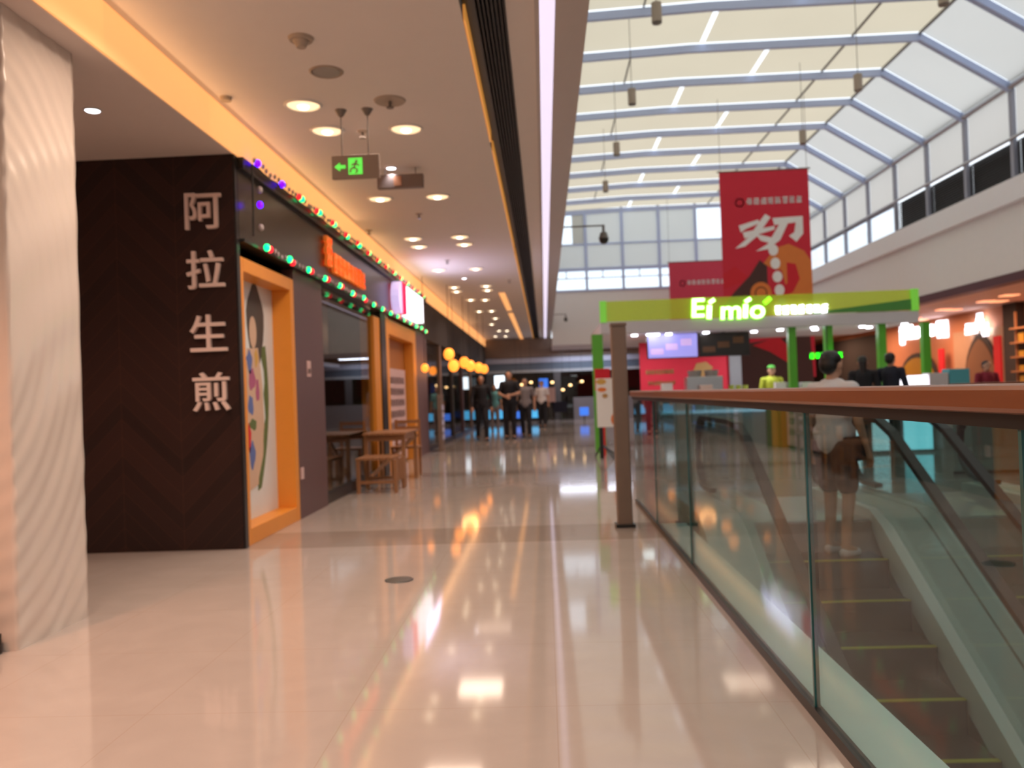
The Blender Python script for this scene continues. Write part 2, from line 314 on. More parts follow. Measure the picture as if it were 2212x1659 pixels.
# right side of the atrium
w = MB().box((AX, -5, 3.3), (AX+.3, 46, 5.15)); struct(w, 'wall_right', 'wallw')
struct(MB().box((AX-.14, -5, 4.68), (AX, EY, 5.15)), 'trim_5', 'ledge')
struct(MB().box((AX+.3, -5, 3.3), (RX, 46, 3.5)), 'ceiling', mat('pinkish corridor ceiling', (.55, .38, .32), .8, var=.03))
struct(MB().box((AX-.02, -5, 3.12), (AX+.3, 46, 3.3)), 'trim_6', mat('maroon ceiling edge', (.10, .035, .045), .5))
struct(MB().box((RX, -5, 0), (RX+.2, 46, 3.5)), 'wall_shops_right', 'terra')
# end of the atrium
struct(MB().box((FX, EY, 3.0), (AX, EY+.3, 5.02)), 'wall_end', 'wallw')
struct(MB().box((FX, EY+.3, 3.0), (AX, 43, 3.2)), 'ceiling', 'soffit')
struct(MB().box((-6, 43, 0), (RX, 43.2, 4)), 'wall_far', 'dark')
# ---- roof
PY = [15.2+1.87*i for i in range(-10, 10)]; PY[-1] = 32.0
def rz(x): return 8.2-max(0, 3.2-x)*.035
PROF = [(FX, rz(FX)), (3.2, 8.2), (7.8, 8.2), (AX, 7.07)]
def nth(i):
    return ['first', 'second', 'third', 'fourth', 'fifth', 'sixth', 'seventh', 'eighth', 'ninth', 'tenth', 'eleventh', 'twelfth', 'thirteenth', 'fourteenth', 'fifteenth', 'sixteenth', 'seventeenth', 'eighteenth', 'nineteenth', 'twentieth', 'twenty-first', 'twenty-second', 'twenty-third', 'twenty-fourth', 'twenty-fifth', 'twenty-sixth', 'twenty-seventh', 'twenty-eighth'][i]
vis = [y for y in PY if y > 14.9]
for i, y in enumerate(PY):
    if y < 11: continue
    k = i-10
    lab = ('pale blue steel roof rib across the skylight, '+('nearest to the camera' if k == 0 else nth(k)+' from the camera')) if k >= 0 else 'pale blue steel roof rib, '+nth(-k)+' one before the nearest full rib'
    t = thing('roof_rib', (4.8, y, 7.0), lab, 'roof beam', 'ribs under the skylight')
    m = MB(); pts = [(x, y, z-.10) for x, z in PROF]
    for a, b in zip(pts[:3], pts[1:3]): m.bar(a, b, .09, .15)
    m.build('beam', 'steel', t)
    MB().bar((7.8, y, 8.1), (AX-.02, y, 6.97), .13, .13).build('rafter', 'steel', t)
    MB().box((AX-.06, y-.06, 5.2), (AX+.02, y+.06, 6.96)).build('mullion', 'greyst', t)
for i in range(len(PY)-1):
    y0, y1 = PY[i]+.05, PY[i+1]-.05; k = i-10
    xs = 3.45 if k % 2 == 0 else 4.9
    if k < -9: continue
    if k < -2:
        if k == -3:
            ya, yb = PY[1]+.05, PY[8]-.05
            struct(MB().quad((FX, ya, rz(FX)), (3.2, ya, 8.2), (3.2, yb, 8.2), (FX, yb, rz(FX))).quad((3.2, ya, 8.2), (7.8, ya, 8.2), (7.8, yb, 8.2), (3.2, yb, 8.2)), 'ceiling_skylight', 'blind')
            struct(MB().quad((7.83, ya, 8.19), (AX-.05, ya, 7.09), (AX-.05, yb, 7.09), (7.83, yb, 8.19)).quad((AX+.03, ya, 7.0), (AX+.03, yb, 7.0), (AX+.03, yb, 5.98), (AX+.03, ya, 5.98)), 'ceiling_skylight', 'blindw')
            struct(MB().box((AX, ya, 5.15), (AX+.1, yb, 5.98)), 'wall_right_upper', 'slat')
        continue
    where = nth(8-k)+' bay from the far end window'
    t = thing('roof_blind', (4, (y0+y1)/2, 8.2), 'flat cream roller blind with bright slit, '+where, 'blind', 'flat blinds under the skylight')
    m = MB()
    m.quad((FX, y0, rz(FX)), (3.2, y0, 8.2), (3.2, y1, 8.2), (FX, y1, rz(FX))).quad((3.2, y0, 8.2), (xs-.05, y0, 8.2), (xs-.05, y1, 8.2), (3.2, y1, 8.2)); m.build('fabric', 'blind', t)
    MB().quad((xs+.05, y0, 8.2), (7.8, y0, 8.2), (7.8, y1, 8.2), (xs+.05, y1, 8.2)).build('fabric', 'blind', t)
    b = MB()
    if k % 2: b.box((2.03, y0, rz(2)-.03), (2.06, y1, rz(2)))
    
    if b.v: b.build('batten', 'camg', t)
    MB().box((6.44, y0, 8.165), (6.48, y1, 8.195)).build('batten', 'camg', t); MB().box((7.78, y0-.05, 8.15), (7.83, y1+.05, 8.19)).build('batten', 'camg', t)
    t = MB().quad((7.83, y0+(.16 if k in (-1, 0, 1, 3) else 0), 8.19), (AX-.05, y0+(.16 if k in (-1, 0, 1, 3) else 0), 7.09), (AX-.05, min(y1, 31.9), 7.09), (7.83, min(y1, 31.9), 8.19)).build('sloping_blind', 'blindw')
    tag(t, 'sloping white blind at the right of the skylight, '+where, 'blind', 'sloping blinds on the right of the skylight')
    t = MB().quad((AX+.03, y0, 7.0), (AX+.03, y1, 7.0), (AX+.03, y1, 5.98), (AX+.03, y0, 5.98)).build('upright_blind', 'blindw')
    tag(t, 'upright white blind above the right wall, '+where, 'blind', 'upright blinds above the right wall')
    if y0 < 21.5:
        t = thing('wall_louvre', (AX, (y0+y1)/2, 5.15), 'dark grey louvre panel on the right wall ledge, '+where, 'louvre', 'dark louvres above the right wall')
        MB().box((AX+.10, y0, 5.15), (AX+.14, y1, 5.93)).build('backing', 'dark', t)
        m = MB()
        for q in range(14): m.bar((AX+.04, y0, 5.19+.055*q), (AX+.04, y1, 5.19+.055*q), .012, .045, up=(.6, 0, 1))
        m.build('slats', 'slat', t)
    else:
        t = thing('wall_window', (AX, (y0+y1)/2, 5.15), 'bright clerestory window above the right wall, '+where, 'window', 'bright windows above the right wall')
        m = MB().box((AX-.02, y0, 5.15), (AX+.04, y1, 5.2)).box((AX-.02, y0, 5.88), (AX+.04, y1, 5.95)); m.build('frame', 'greyst', t)
        MB().box((AX, y0, 5.2), (AX+.01, y1, 5.88)).build('pane', 'wglass', t)
m = MB().cyl((AX-.06, -5, 7.0), (AX-.06, EY, 7.0), .07).cyl((AX-.03, -5, 7.14), (AX-.03, EY, 7.14), .03); tag(m.build('eaves_pipe', 'inox'), 'long shiny steel eaves pipe under the sloping blinds on the right', 'pipe')
tag(MB().cyl((AX-.07, -5, 5.96), (AX-.07, EY, 5.96), .035).build('window_rail', 'inox'), 'thin shiny steel rail under the upright blinds on the right', 'rail')
# end wall glazing
t = thing('end_glazing', (4.6, EY, 5.0), 'tall gridded end window with white blinds above the far wall', 'window')
m = MB(); X = [.36+1.4*i for i in range(7)]
for x in X: m.box((x-.05, EY-.06, 5.02), (x+.05, EY+.06, rz(x)))
for z, h in ((5.02, .07), (5.8, .12), (6.8, .05), (8.05, .12)): m.box((FX, EY-.05, z), (AX, EY+.05, z+h))
m.build('frame', 'steel', t)
m = MB()
for x in X[:-1]: m.box((x+.05, EY-.03, 5.50), (x+1.35, EY-.01, 5.54)); m.box((x+.6, EY-.03, 5.54), (x+.64, EY-.01, 5.8))
m.build('glazing_bars', 'greyst', t)
MB().box((FX, EY+.07, 5.05), (AX, EY+.08, 8.2)).build('pane', 'wglass', t)
for i, x in enumerate(X[:-1]):
    for r, (z0, z1) in enumerate(((5.92, 6.8), (6.85, 8.05))):
        if r and i in (0, 4): continue
        MB().quad((x+.05, EY, z0), (x+1.35, EY, z0), (x+1.35, EY, z1), (x+.05, EY, z1)).build('blind', 'blinde', t)
MB().box((FX+.9, EY, 6.85), (X[1]-.04, EY+.01, 8.05)).build('blind', 'blinde', t)
struct(MB().prism([(8.8, 5.02), (AX, 5.02), (AX, 7.07), (8.8, 7.55)], 1, EY-.02, EY+.1), 'trim_7', 'wallw')
# ---------------------------------------------------------------- gold cove strip, slot grille, led strip
y = -3.0; i = 0
t = thing('cove_light', (WX, 18, SZ), 'long glowing golden light strip between soffit and corridor ceiling', 'light strip')
while y < 41:
    L = 1.55; weak = i in (5, 10, 17)
    MB().box((WX, y, SZ+.01), (WX+.02, y+L, CZ-.005)).build('diffuser', 'e_gold2' if weak else 'e_gold', t); y += L+.0; i += 1  # weaker glow puts the strip's dim patches into some panels
lamp('AREA', 'cove glow', (WX+.06, 5, 3.44), 11, (1, .55, .25), size=.28, sy=12, rot=(0, math.radians(-90), 0))
lamp('AREA', 'cove glow far', (WX+.06, 20, 3.44), 12, (1, .55, .25), size=.28, sy=16, rot=(0, math.radians(-90), 0))
t = thing('slot_grille', (-.3, 18, CZ), 'long black air slot with amber lit left side in the ceiling', 'air grille')
MB().box((-.436, -4.5, CZ+.12), (-.160, 40, CZ+.158)).build('backing', 'black', t)
m = MB()
for q in range(7): m.box((-.35+.026*q, -4.5, CZ+.01), (-.342+.026*q, 40, CZ+.10))
m.box((-.168, -4.5, CZ-.01), (-.160, 40, CZ+.12)); m.build('slats', 'slat', t)
m = MB()
for a, b in ((5.3, 7.9), (8.2, 14), (14.3, 21), (21.4, 30), (30.3, 39)): m.box((-.436, a, CZ+.012), (-.422, b, CZ+.118))
m.build('amber_glow_face', 'e_slot', t)  # own glow stands in for warm light on the slot's left face
tag(MB().box((.053, -4.5, CZ+.005), (.147, 38, CZ+.045)).build('led_strip', 'e_led'), 'long cool white light strip along the ceiling edge beside the atrium', 'light strip')
for a, b in ((19.6, 23.8), (24.6, 37.5)):
    tag(MB().box((-1.0, a, CZ-.012), (-.86, b, CZ)).build('ceiling_light_strip', 'e_gold'), 'golden light strip on the far corridor ceiling, '+('nearer one' if a < 20 else 'farther one'), 'light strip', 'golden strips on the corridor ceiling')
# ---------------------------------------------------------------- downlights
DL = [(655, 227), (707, 282), (877, 278), (821, 429), (945, 424), (892, 515), (905, 532), (993, 511), (1003, 527), (947, 583), (1028, 580), (981, 620), (986, 629), (1050, 617), (1053, 626), (1017, 647), (1048, 647), (1035, 672), (1062, 671), (1070, 687), (1062, 700), (1078, 714), (1095, 714), (1070, 726), (1092, 726), (1086, 737), (1102, 736)]
def make_down(loc, label):
    t = thing('downlight', loc, label, 'ceiling lamp', 'round downlights in the corridor ceiling')
    MB().ring(loc, .125, .155, .016).build('trim_ring', 'white', t)
    MB().cyl(Vector(loc)-Vector((0, 0, .014)), loc, .11, .128, 24).build('diffuser', 'e_down', t)
    MB().cyl(Vector(loc)-Vector((0, 0, .03)), Vector(loc)-Vector((0, 0, .01)), .035, .05, 16).build('lamp_core', 'e_core', t)
    return t
d0 = None
for i, (u, v) in enumerate(DL):
    p = at(u, v, 2, CZ); lab = 'round warm ceiling downlight, '+(['nearest of all, bright centre', 'second nearest, just left of the exit sign rods', 'right of the exit sign rods'][i] if i < 3 else nth(i)+' from the camera')
    if d0 is None: d0 = make_down(p, lab)
    else: d = copy_tree(d0); d.location = p; d['label'] = lab
for (x, y), w in zip(((-1.9, 3.4), (-.9, 3.4), (-1.9, 1.2), (-.9, 1.2), (-1.9, -1.2), (-.9, -1.2)), ('left one ahead of the viewer', 'right one ahead of the viewer', 'left one beside the viewer', 'right one beside the viewer', 'left one behind the viewer', 'right one behind the viewer')):
    d = copy_tree(d0); d.location = (x, y, CZ); d['label'] = 'round warm downlight above the near floor, '+w
for x, y, e in ((-1.8, -1.5, 55), (-1.8, 1.5, 55), (-1.6, 4.6, 50), (-1.3, 7.2, 38), (-1.3, 10.2, 38), (-1.2, 13.5, 38), (-1.2, 17, 40), (-1.2, 21.5, 35), (-1, 27, 35), (-1, 34, 30)):
    lamp('AREA', 'downlight beam', (x, y, CZ-.05), e*.9, WARM, size=.7, spread=math.radians(150))
def small_spot(loc, label, m='e_spot', e=14, col=(.95, .92, 1)):
    t = thing('spotlight', loc, label, 'spotlight')
    MB().ring(loc, .042, .062, .012, 20).build('trim_ring', 'white', t)
    MB().cyl(Vector(loc)-Vector((0, 0, .012)), loc, .042, .046, 18).build('lamp_face', m, t)
    if e: lamp('SPOT', 'spot beam', Vector(loc)-Vector((0, 0, .03)), e, col, size=.04, spot=math.radians(90))
small_spot(at(845, 362, 2, CZ), 'small cool white spotlight right of the hanging exit sign')
small_spot(at(1003, 601, 2, CZ), 'small cool white spotlight farther down the corridor ceiling', e=8)
small_spot(at(200, 237, 2, SZ), 'small bright spotlight in the low soffit left, beyond the white pillar', e=50, col=(1, .6, .42))
lamp('SPOT', 'added recess fill', (-3.2, 2.2, 3.2), 225, (1, .43, .24), size=.1, spot=math.radians(120))  # added warm spot without a fixture, reddens the left floor
lamp('SPOT', 'added recess fill', (-4.4, 5.2, 3.2), 40, (1, .55, .38), size=.1, spot=math.radians(110))  # second added spot, fills the recess with warm light
# ---------------------------------------------------------------- small things on the ceiling
p = at(650, 82, 2, CZ); t = thing('smoke_detector', p, 'round smoke detector with a small cone on the near ceiling', 'smoke detector')
MB().cyl(p-Vector((0, 0, .02)), p, .075, .085, 24).build('base', 'smoke', t); MB().cyl(p-Vector((0, 0, .065)), p-Vector((0, 0, .02)), .03, .055, 20).build('sensor', 'smoke', t)
p = at(705, 155, 2, CZ); t = thing('ceiling_speaker', p, 'round grey ceiling speaker behind the smoke detector', 'speaker')
MB().ring(p, .10, .125, .01).build('rim', 'smoke', t); MB().cyl(p-Vector((0, 0, .006)), p, .1, .1, 24).build('grille', 'shirtgrey', t)
p = at(842, 217, 2, CZ); t = thing('ceiling_plate', p, 'pale round ceiling plate with sprinkler right of the sign rods', 'ceiling plate')
MB().cyl(p-Vector((0, 0, .012)), p, .12, .13, 24).build('plate', 'smoke', t); MB().cyl(p-Vector((0, 0, .06)), p, .012).cyl(p-Vector((0, 0, .062)), p-Vector((0, 0, .055)), .03).build('sprinkler', 'camg', t)
p = at(488, 210, 2, CZ); tag(MB().cyl(p-Vector((0, 0, .03)), p, .04, .045).build('ceiling_sensor', 'smoke'), 'tiny pale sensor on the ceiling beside the golden strip', 'sensor')
for u, v, l in ((905, 462, 'sprinkler head above the fourth row of downlights'), (797, 497, 'sprinkler head close to the golden strip'), (966, 562, 'sprinkler head farther down the corridor'), (1100, 605, 'dark sprinkler head beside the black slot far down the corridor'), (783, 283, 'dark sprinkler head in front of the right sign rod')):
    p = at(u, v, 2, CZ); t = thing('sprinkler', p, l, 'sprinkler', 'ceiling sprinklers')
    MB().cyl(p-Vector((0, 0, .01)), p, .04, .05).build('collar', 'smoke', t); MB().cyl(p-Vector((0, 0, .06)), p, .012).cyl(p-Vector((0, 0, .063)), p-Vector((0, 0, .055)), .028).build('head', 'camg', t)
# exit sign
q0 = at(717, 338, 1, 6.8); q1 = at(821, 384, 1, 6.8)
t = thing('exit_sign', ((q0.x+q1.x)/2, 6.8, q1.z), 'hanging exit sign with green arrow and running figure', 'exit sign')
MB().box((q0.x, 6.78, q1.z), (q1.x, 6.82, q0.z)).build('housing', mat('exit housing', (.30, .24, .21), .4), t, bevel=.004)
zc = (q0.z+q1.z)/2
for u in (738, 795):
    x = at(u, 300, 1, 6.8).x; MB().cyl((x, 6.8, q0.z), (x, 6.8, CZ-.03), .006, n=8).build('rod', 'camg', t); MB().cyl((x, 6.8, CZ-.05), (x, 6.8, CZ), .02, .05).build('mount', 'camg', t)
x = q0.x; MB().prism([(x+.025, zc), (x+.07, zc+.035), (x+.07, zc+.013), (x+.115, zc+.013), (x+.115, zc-.013), (x+.07, zc-.013), (x+.07, zc-.035)], 1, 6.772, 6.78).build('arrow', 'e_exit', t)
m = MB().box((x+.14, 6.776, zc-.065), (x+.255, 6.78, zc+.07)); m.build('door_symbol', 'e_exit', t)
m = MB(); X0 = x+.195
m.ball((X0+.012, 6.774, zc+.042), (.012, .003, .012), 10, 6)
for a, b in (((0.01, .03), (-.008, -.01)), ((-.008, -.01), (-.035, -.02)), ((-.008, -.01), (.02, -.03)), ((-.035, -.02), (-.04, -.05)), ((.02, -.03), (.005, -.058)), ((.006, .025), (-.03, .01)), ((.008, .022), (.035, .005))):
    m.bar((X0+a[0], 6.773, zc+a[1]), (X0+b[0], 6.773, zc+b[1]), .012, .006, up=(0, 1, 0))
m.build('running_figure', 'smoke', t)
q0 = at(815, 380, 1, 8.6); q1 = at(915, 404, 1, 8.6)
t = thing('hanging_sign', ((q0.x+q1.x)/2, 8.6, q1.z), 'dim grey hanging sign box with faint orange mark behind the exit sign', 'sign')
MB().box((q0.x, 8.57, q1.z), (q1.x, 8.65, q0.z)).build('box', mat('dim sign box', (.20, .15, .13), .5), t, bevel=.004)
xm = (q0.x*.55+q1.x*.45); MB().box((xm-.04, 8.562, q1.z+.02), (xm+.04, 8.57, q0.z-.02)).build('mark', mat('faint orange mark', (.45, .20, .10), .5), t)
m = MB()
for x in (q0.x+.08, q1.x-.08): m.cyl((x, 8.61, q0.z), (x, 8.61, CZ), .005, n=8)
m.build('rods', 'camg', t)
# ---------------------------------------------------------------- white rippled pillar
def pillar():
    x0, x1, y0, y1 = -3.3, -2.68, 4.09, 4.73; per = []; n = 26
    for a, b, nn in (((x0, y0), (x1, y0), (0, -1)), ((x1, y0), (x1, y1), (1, 0)), ((x1, y1), (x0, y1), (0, 1)), ((x0, y1), (x0, y0), (-1, 0))):
        for i in range(n): s = i/n; per.append((a[0]+(b[0]-a[0])*s, a[1]+(b[1]-a[1])*s, nn))
    nz = 210; vs = []; N = len(per)
    for j in range(nz+1):
        z = 3.268*j/nz
        for i, (x, y, nn) in enumerate(per):
            s = x+y
            d1 = math.hypot((s-1.15)*1.5, z-1.75); d2 = math.hypot((s-2.4)*1.3, z-.1)
            d = .0032*math.sin(d1*2*math.pi/.13+.4*math.sin(s*5))*(.3+.7*min(1, abs(z-1.75)))+.004*math.sin(d2*2*math.pi/.42)
            vs.append((x+nn[0]*d, y+nn[1]*d, z))
    fs = [(j*N+i, j*N+(i+1) % N, (j+1)*N+(i+1) % N, (j+1)*N+i) for j in range(nz) for i in range(N)]
    m = MB(); m.add(vs, fs, True); m.add([vs[i] for i in range(N)], [tuple(range(N))]); m.add([vs[nz*N+i] for i in range(N)], [tuple(range(N))])
    return m
tag(pillar().build('pillar', mat('glossy rippled white panel', (.66, .58, .52), .22, var=.02)), 'square white pillar clad in glossy rippled panels at the left edge', 'pillar')
tag(MB().box((-3.45, 3.55, 0), (-2.74, 4.05, .10)).build('bin_base', 'black'), 'low black plinth in front of the white pillar at the left edge', 'plinth')
# ---------------------------------------------------------------- sign characters on the dark wall
for ch, (u, v), where in zip('阿拉生煎', ((437, 461), (444, 590), (451, 728), (457, 853)), ('topmost of the column', 'second from the top', 'third from the top', 'lowest of the column')):
    p = at(u, v, 1, 6.77)
    o = text('sign_character', ch, .335, (p.x, 6.772, p.z), FRONT, 'char', ext=.018, off=.003)
    tag(o, 'pinkish white raised character on the dark chevron wall, '+where, 'sign letter', 'raised characters on the dark wall')
# ================================================================ LEFT SHOPFRONT
def lw(name, m, y0, y1, z0, z1, x1=WX, d=.12, parent=None, **k): return MB().box((x1-d, y0, z0), (x1, y1, z1)).build(name, m, parent, **k)
t = thing('framed_poster', (WX-.1, 7.6, 0), 'tall orange framed light box with a colourful illustrated figure beside the dark wall', 'poster')
fr = MB().box((WX-.22, 6.87, 0), (WX, 6.97, 2.44)).box((WX-.22, 8.27, 0), (WX, 8.38, 2.44)).box((WX-.22, 6.97, 0), (WX, 8.27, .14)).box((WX-.22, 6.97, 2.32), (WX, 8.27, 2.44)); fr.build('frame', 'orange', t, bevel=.004)
MB().box((WX-.22, 6.97, .14), (WX-.19, 8.27, 2.32)).build('poster_sheet', 'poster', t)  # pale sheet colour stands in for light from behind
def flat(pts, name, m, off=0, par=t, x=WX-.19):
    pts = [(7.68+(a-7.27)*.95, b) for a, b in pts]
    return MB().prism(pts, 0, x, x+.004+off).build(name, m, par)
def blob(cy, cz, ry, rz_, n=20, w=0, ph=0): return [(cy+ry*math.cos(2*math.pi*i/n)*(1+w*math.sin(3*2*math.pi*i/n+ph)), cz+rz_*math.sin(2*math.pi*i/n)*(1+w*math.cos(4*2*math.pi*i/n+ph))) for i in range(n)]
flat(blob(7.36, 1.93, .24, .38, w=.1), 'printed_hair', 'hairp')
flat(blob(7.27, 1.86, .10, .15), 'printed_face', 'facep', .002)
flat([(7.10, 1.70), (7.40, 1.72), (7.50, 1.35), (7.52, .95), (7.40, .45), (7.05, .40), (7.0, 1.2)], 'printed_robe', 'facep', .001)
for i, (cy, cz, ry, r2, mm) in enumerate(((7.15, 1.58, .07, .10, 'blueprint'), (7.34, 1.62, .05, .08, 'yelp'), (7.2, 1.42, .09, .10, 'pinkp'), (7.35, 1.32, .05, .11, 'pinkp'), (7.15, 1.18, .07, .09, 'blueprint'), (7.2, 1.0, .10, .05, 'leafp'), (7.08, .88, .05, .12, 'redp'), (7.15, .72, .08, .12, 'blueprint'))):
    flat(blob(cy, cz, ry, r2, w=.18, ph=i), 'printed_patch', mm, .003)
pts = []
for i in range(13): s = i/12; pts.append((7.62+.10*math.sin(s*3)-.25*s*s, 1.75-1.35*s))
flat(pts+[(y-.11-.03*math.sin(i*1.9), z-.02) for i, (y, z) in reversed(list(enumerate(pts)))], 'printed_leaves', 'leafp', .002)
# panel with notice
o = lw('wall_panel', 'purple', 8.38, 9.46, 0, 2.55); tag(o, 'purple brown wall panel right of the orange framed poster', 'wall panel')
m = MB().box((WX, 8.77, 1.46), (WX+.006, 8.91, 1.63)); t = thing('notice', (WX, 8.84, 1.46), 'small pale pink notice on the purple brown panel', 'notice'); m.build('sheet', 'pink2', t)
m = MB(); strokes(m, -.055, -.06, .11, .05, 2, random.Random(3), LEFT, (WX+.008, 8.84, 1.56), .001); strokes(m, -.055, 0, .11, .05, 2, random.Random(4), LEFT, (WX+.008, 8.84, 1.49), .001); m.build('print', 'purple', t)
tag(MB().box((WX, 8.42, .40), (WX+.01, 8.52, .52)).build('socket_plate', 'pink2', bevel=.003), 'pale socket plate low on the purple brown panel', 'socket')
# shop window
t = thing('shop_window', (WX, 11.2, 0), 'large shop window with orange right jamb behind the wooden table', 'shop window')
MB().box((WX-.07, 9.46, .12), (WX-.06, 12.4, 2.55)).build('pane', 'sglass', t)
MB().box((WX-.1, 9.46, 0), (WX-.02, 12.4, .12)).build('sill', 'black', t)
MB().box((WX-.22, 12.4, 0), (WX-.01, 12.85, 2.45)).build('jamb', 'orange', t, bevel=.004)
MB().box((WX-.16, 12.86, 0), (WX+.01, 13.25, 2.55)).build('black_post', 'black', t)
# doorway with menu
t = thing('shop_doorway', (WX, 14.9, 0), 'bright orange door frame with a white menu poster standing inside', 'doorway')
MB().box((WX-.2, 13.26, 0), (WX, 13.55, 2.5)).box((WX-.2, 16.05, 0), (WX, 16.4, 2.5)).box((WX-.2, 13.55, 2.25), (WX, 16.05, 2.5)).build('frame', 'orange', t, bevel=.005)
MB().box((WX-.22, 13.55, 1.62), (WX-.18, 16.05, 2.25)).build('inner_panel', mat('dark orange panel', (.40, .13, .02), .5), t)  # coloured a darker orange than the frame
MB().box((WX-.17, 14.0, .05), (WX-.15, 15.9, 1.72)).build('menu_poster', 'pink2', t)
m = MB(); rr = random.Random(5)
for r in range(7): strokes(m, -.8, 0, 1.6, .13, 9, rr, LEFT, (WX-.145, 14.95, .25+.2*r), .002)
m.build('menu_print', 'purple', t)
MB().box((WX-.24, 13.55, 0), (WX-.22, 16.05, 1.62)).build('door_leaf', 'dark', t)
lw('wall_panel', 'purple', 16.4, 17.7, 0, 2.55); tag(C.objects[-1], 'narrow purple brown wall panel beyond the orange door frame', 'wall panel')
# fascia
t = thing('shop_fascia', (WX, 12.2, 2.5), 'long dark glossy sign fascia with black edges above the shop windows', 'sign board')
MB().box((WX-.1, 6.88, 2.58), (WX+.01, 17.69, 3.17)).build('board', 'brown', t)
MB().box((WX-.1, 6.88, 3.17), (WX+.06, 17.69, SZ-.003)).build('top_edge', 'black', t); MB().box((WX-.1, 6.88, 2.555), (WX+.05, 17.69, 2.58)).build('bottom_edge', 'black', t)
tt = thing('fascia_lettering', (WX+.03, 10.5, 2.7), 'orange letters on the dark shop fascia', 'sign letters')
rr = random.Random(9); m = MB(); strokes(m, -1.0, -.02, .32, .36, 1, rr, LEFT, (WX+.045, 10.5, 2.78), .02, .2); m.build('letter_group', 'e_orange', tt); m = MB(); strokes(m, -.66, -.05, 1.75, .24, 8, rr, LEFT, (WX+.045, 10.5, 2.78), .02, .22); m.build('letter_group', 'e_orange', tt)
t = thing('shop_sign', (WX, 14.8, 2.6), 'lit box sign with round white end, red stripe and bright white face', 'lit sign')
m = MB().prism([(13.45+.28*(1-math.cos(a)), 2.87+.25*math.sin(a)) for a in [math.pi*i/8-math.pi/2 for i in range(9)]], 0, WX+.062, WX+.20)
MB().prism([(13.5+.3-.3*math.cos(a), 2.87+.27*math.sin(a)) for a in [math.pi*i/8-math.pi/2 for i in range(9)]], 0, WX+.062, WX+.20).build('round_end', mat('lilac lit end', (.8, .7, 1), .5, emit=.8, ecol=(.62, .52, .95)), t)
MB().box((WX+.062, 13.8, 2.62), (WX+.20, 14.25, 3.14)).build('red_stripe', 'e_redsign', t); MB().box((WX+.062, 14.25, 2.64), (WX+.20, 16.2, 3.12)).build('lit_face', 'e_white', t)
lamp('AREA', 'sign glow', (WX+.35, 15.2, 2.9), 16, (.66, .62, 1), size=.5, sy=1.9, rot=(0, math.radians(-100), 0))
# garlands
def garland(label, z, ys, x, drop=False):
    t = thing('light_garland', (x, ys[0], z), label, 'string lights', 'string lights on the shop fascia')
    n = int((ys[1]-ys[0])/.11); pts = [(x, ys[0]+.11*i, z+.012*math.sin(i*1.3)) for i in range(n+1)]
    if drop: pts = [(x, ys[0]-.02, 2.62), (x, ys[0], 2.9)]+pts
    m = MB()
    for a, b in zip(pts, pts[1:]): m.cyl(a, b, .009, n=5)
    m.build('cable', 'black', t)
    nb = 0; sc = MB()
    for i in range(n):
        yy = ys[0]+.11*i; c = None; ph = i % 6
        if z > 3:
            if i < 9: c = {1: 'e_b', 7: 'e_b'}.get(i)
            else: c = {1: 'e_g', 0: 'e_r'}.get(ph)
        else: c = {0: 'e_g', 1: 'e_r'}.get(ph)
        r = random.Random(i); p = (x+.018+r.uniform(-.006, .006), yy, z+(.035 if z > 3 else .02)+r.uniform(-.012, .012))
        if c: MB().ball(p, (.030, .030, .034), 10, 7).build('lit_bulb', c, t); nb += 1
        else: sc.ball(p, (.016, .016, .024), 7, 5)
    sc.build('unlit_bulbs', 'bulb', t, kind='stuff')
    if drop:
        for zz, c in ((2.92, 'e_b'), (3.05, 'bulb'), (2.72, 'bulb')): MB().ball((x+.02, ys[0]+.12, zz), (.028, .028, .032), 10, 7).build('lit_bulb', c, t)
    return t
garland('upper string of coloured bulbs, blue then red and green, along the top of the fascia', 3.235, (7.02, 17.55), WX+.085, True)
garland('lower string of green and red bulbs along the bottom of the fascia', 2.545, (7.28, 17.6), WX+.085)
# inside the noodle shop
t = MB().box((-5.2, 9.3, 0), (-5.0, 16.8, 3.2)); struct(t, 'wall_shop_back', 'darkg')
struct(MB().box((-5, 9.3, 0), (WX-.12, 9.46, 3.2)), 'wall_shop_near', 'dark'); struct(MB().box((-5, 17.0, 0), (WX-.12, 17.15, 3.2)), 'wall_shop_deep', 'dark')
tt = MB().box((-3.29, 10, 2.7), (-3.21, 10.1, 3.26)).box((-3.29, 12, 2.7), (-3.21, 12.1, 3.26)); pts = [(9.7+.2*i, 2.5-.35*math.sin(math.pi*min(1, i/13)*.5)-.02*i) for i in range(14)]
tt.prism([(y, 2.75) for y, z in pts]+[(y, z) for y, z in reversed(pts)], 0, -3.3, -3.2); tag(tt.build('curved_valance', 'wood'), 'curved brown valance hanging inside the shop window', 'valance')
tag(MB().box((-3.9, 9.8, .0), (-3.4, 12.2, .9)).box((-3.95, 9.7, .9), (-3.35, 12.3, .95)).build('shop_counter', 'darkg'), 'dark counter inside the shop behind the glass', 'counter')
for i, (y, c, h) in enumerate(((9.95, 'redp', .34), (10.6, 'blueprint', .30), (11.2, 'yelp', .28), (11.9, 'e_cyan', .22))):
    tag(MB().box((-3.75, y, .951), (-3.55, y+.2, .951+h)).build('shop_box', c, bevel=.01), ['red', 'blue', 'yellow', 'cyan lit'][i]+' box on the counter inside the shop', 'box', 'boxes on the shop counter')
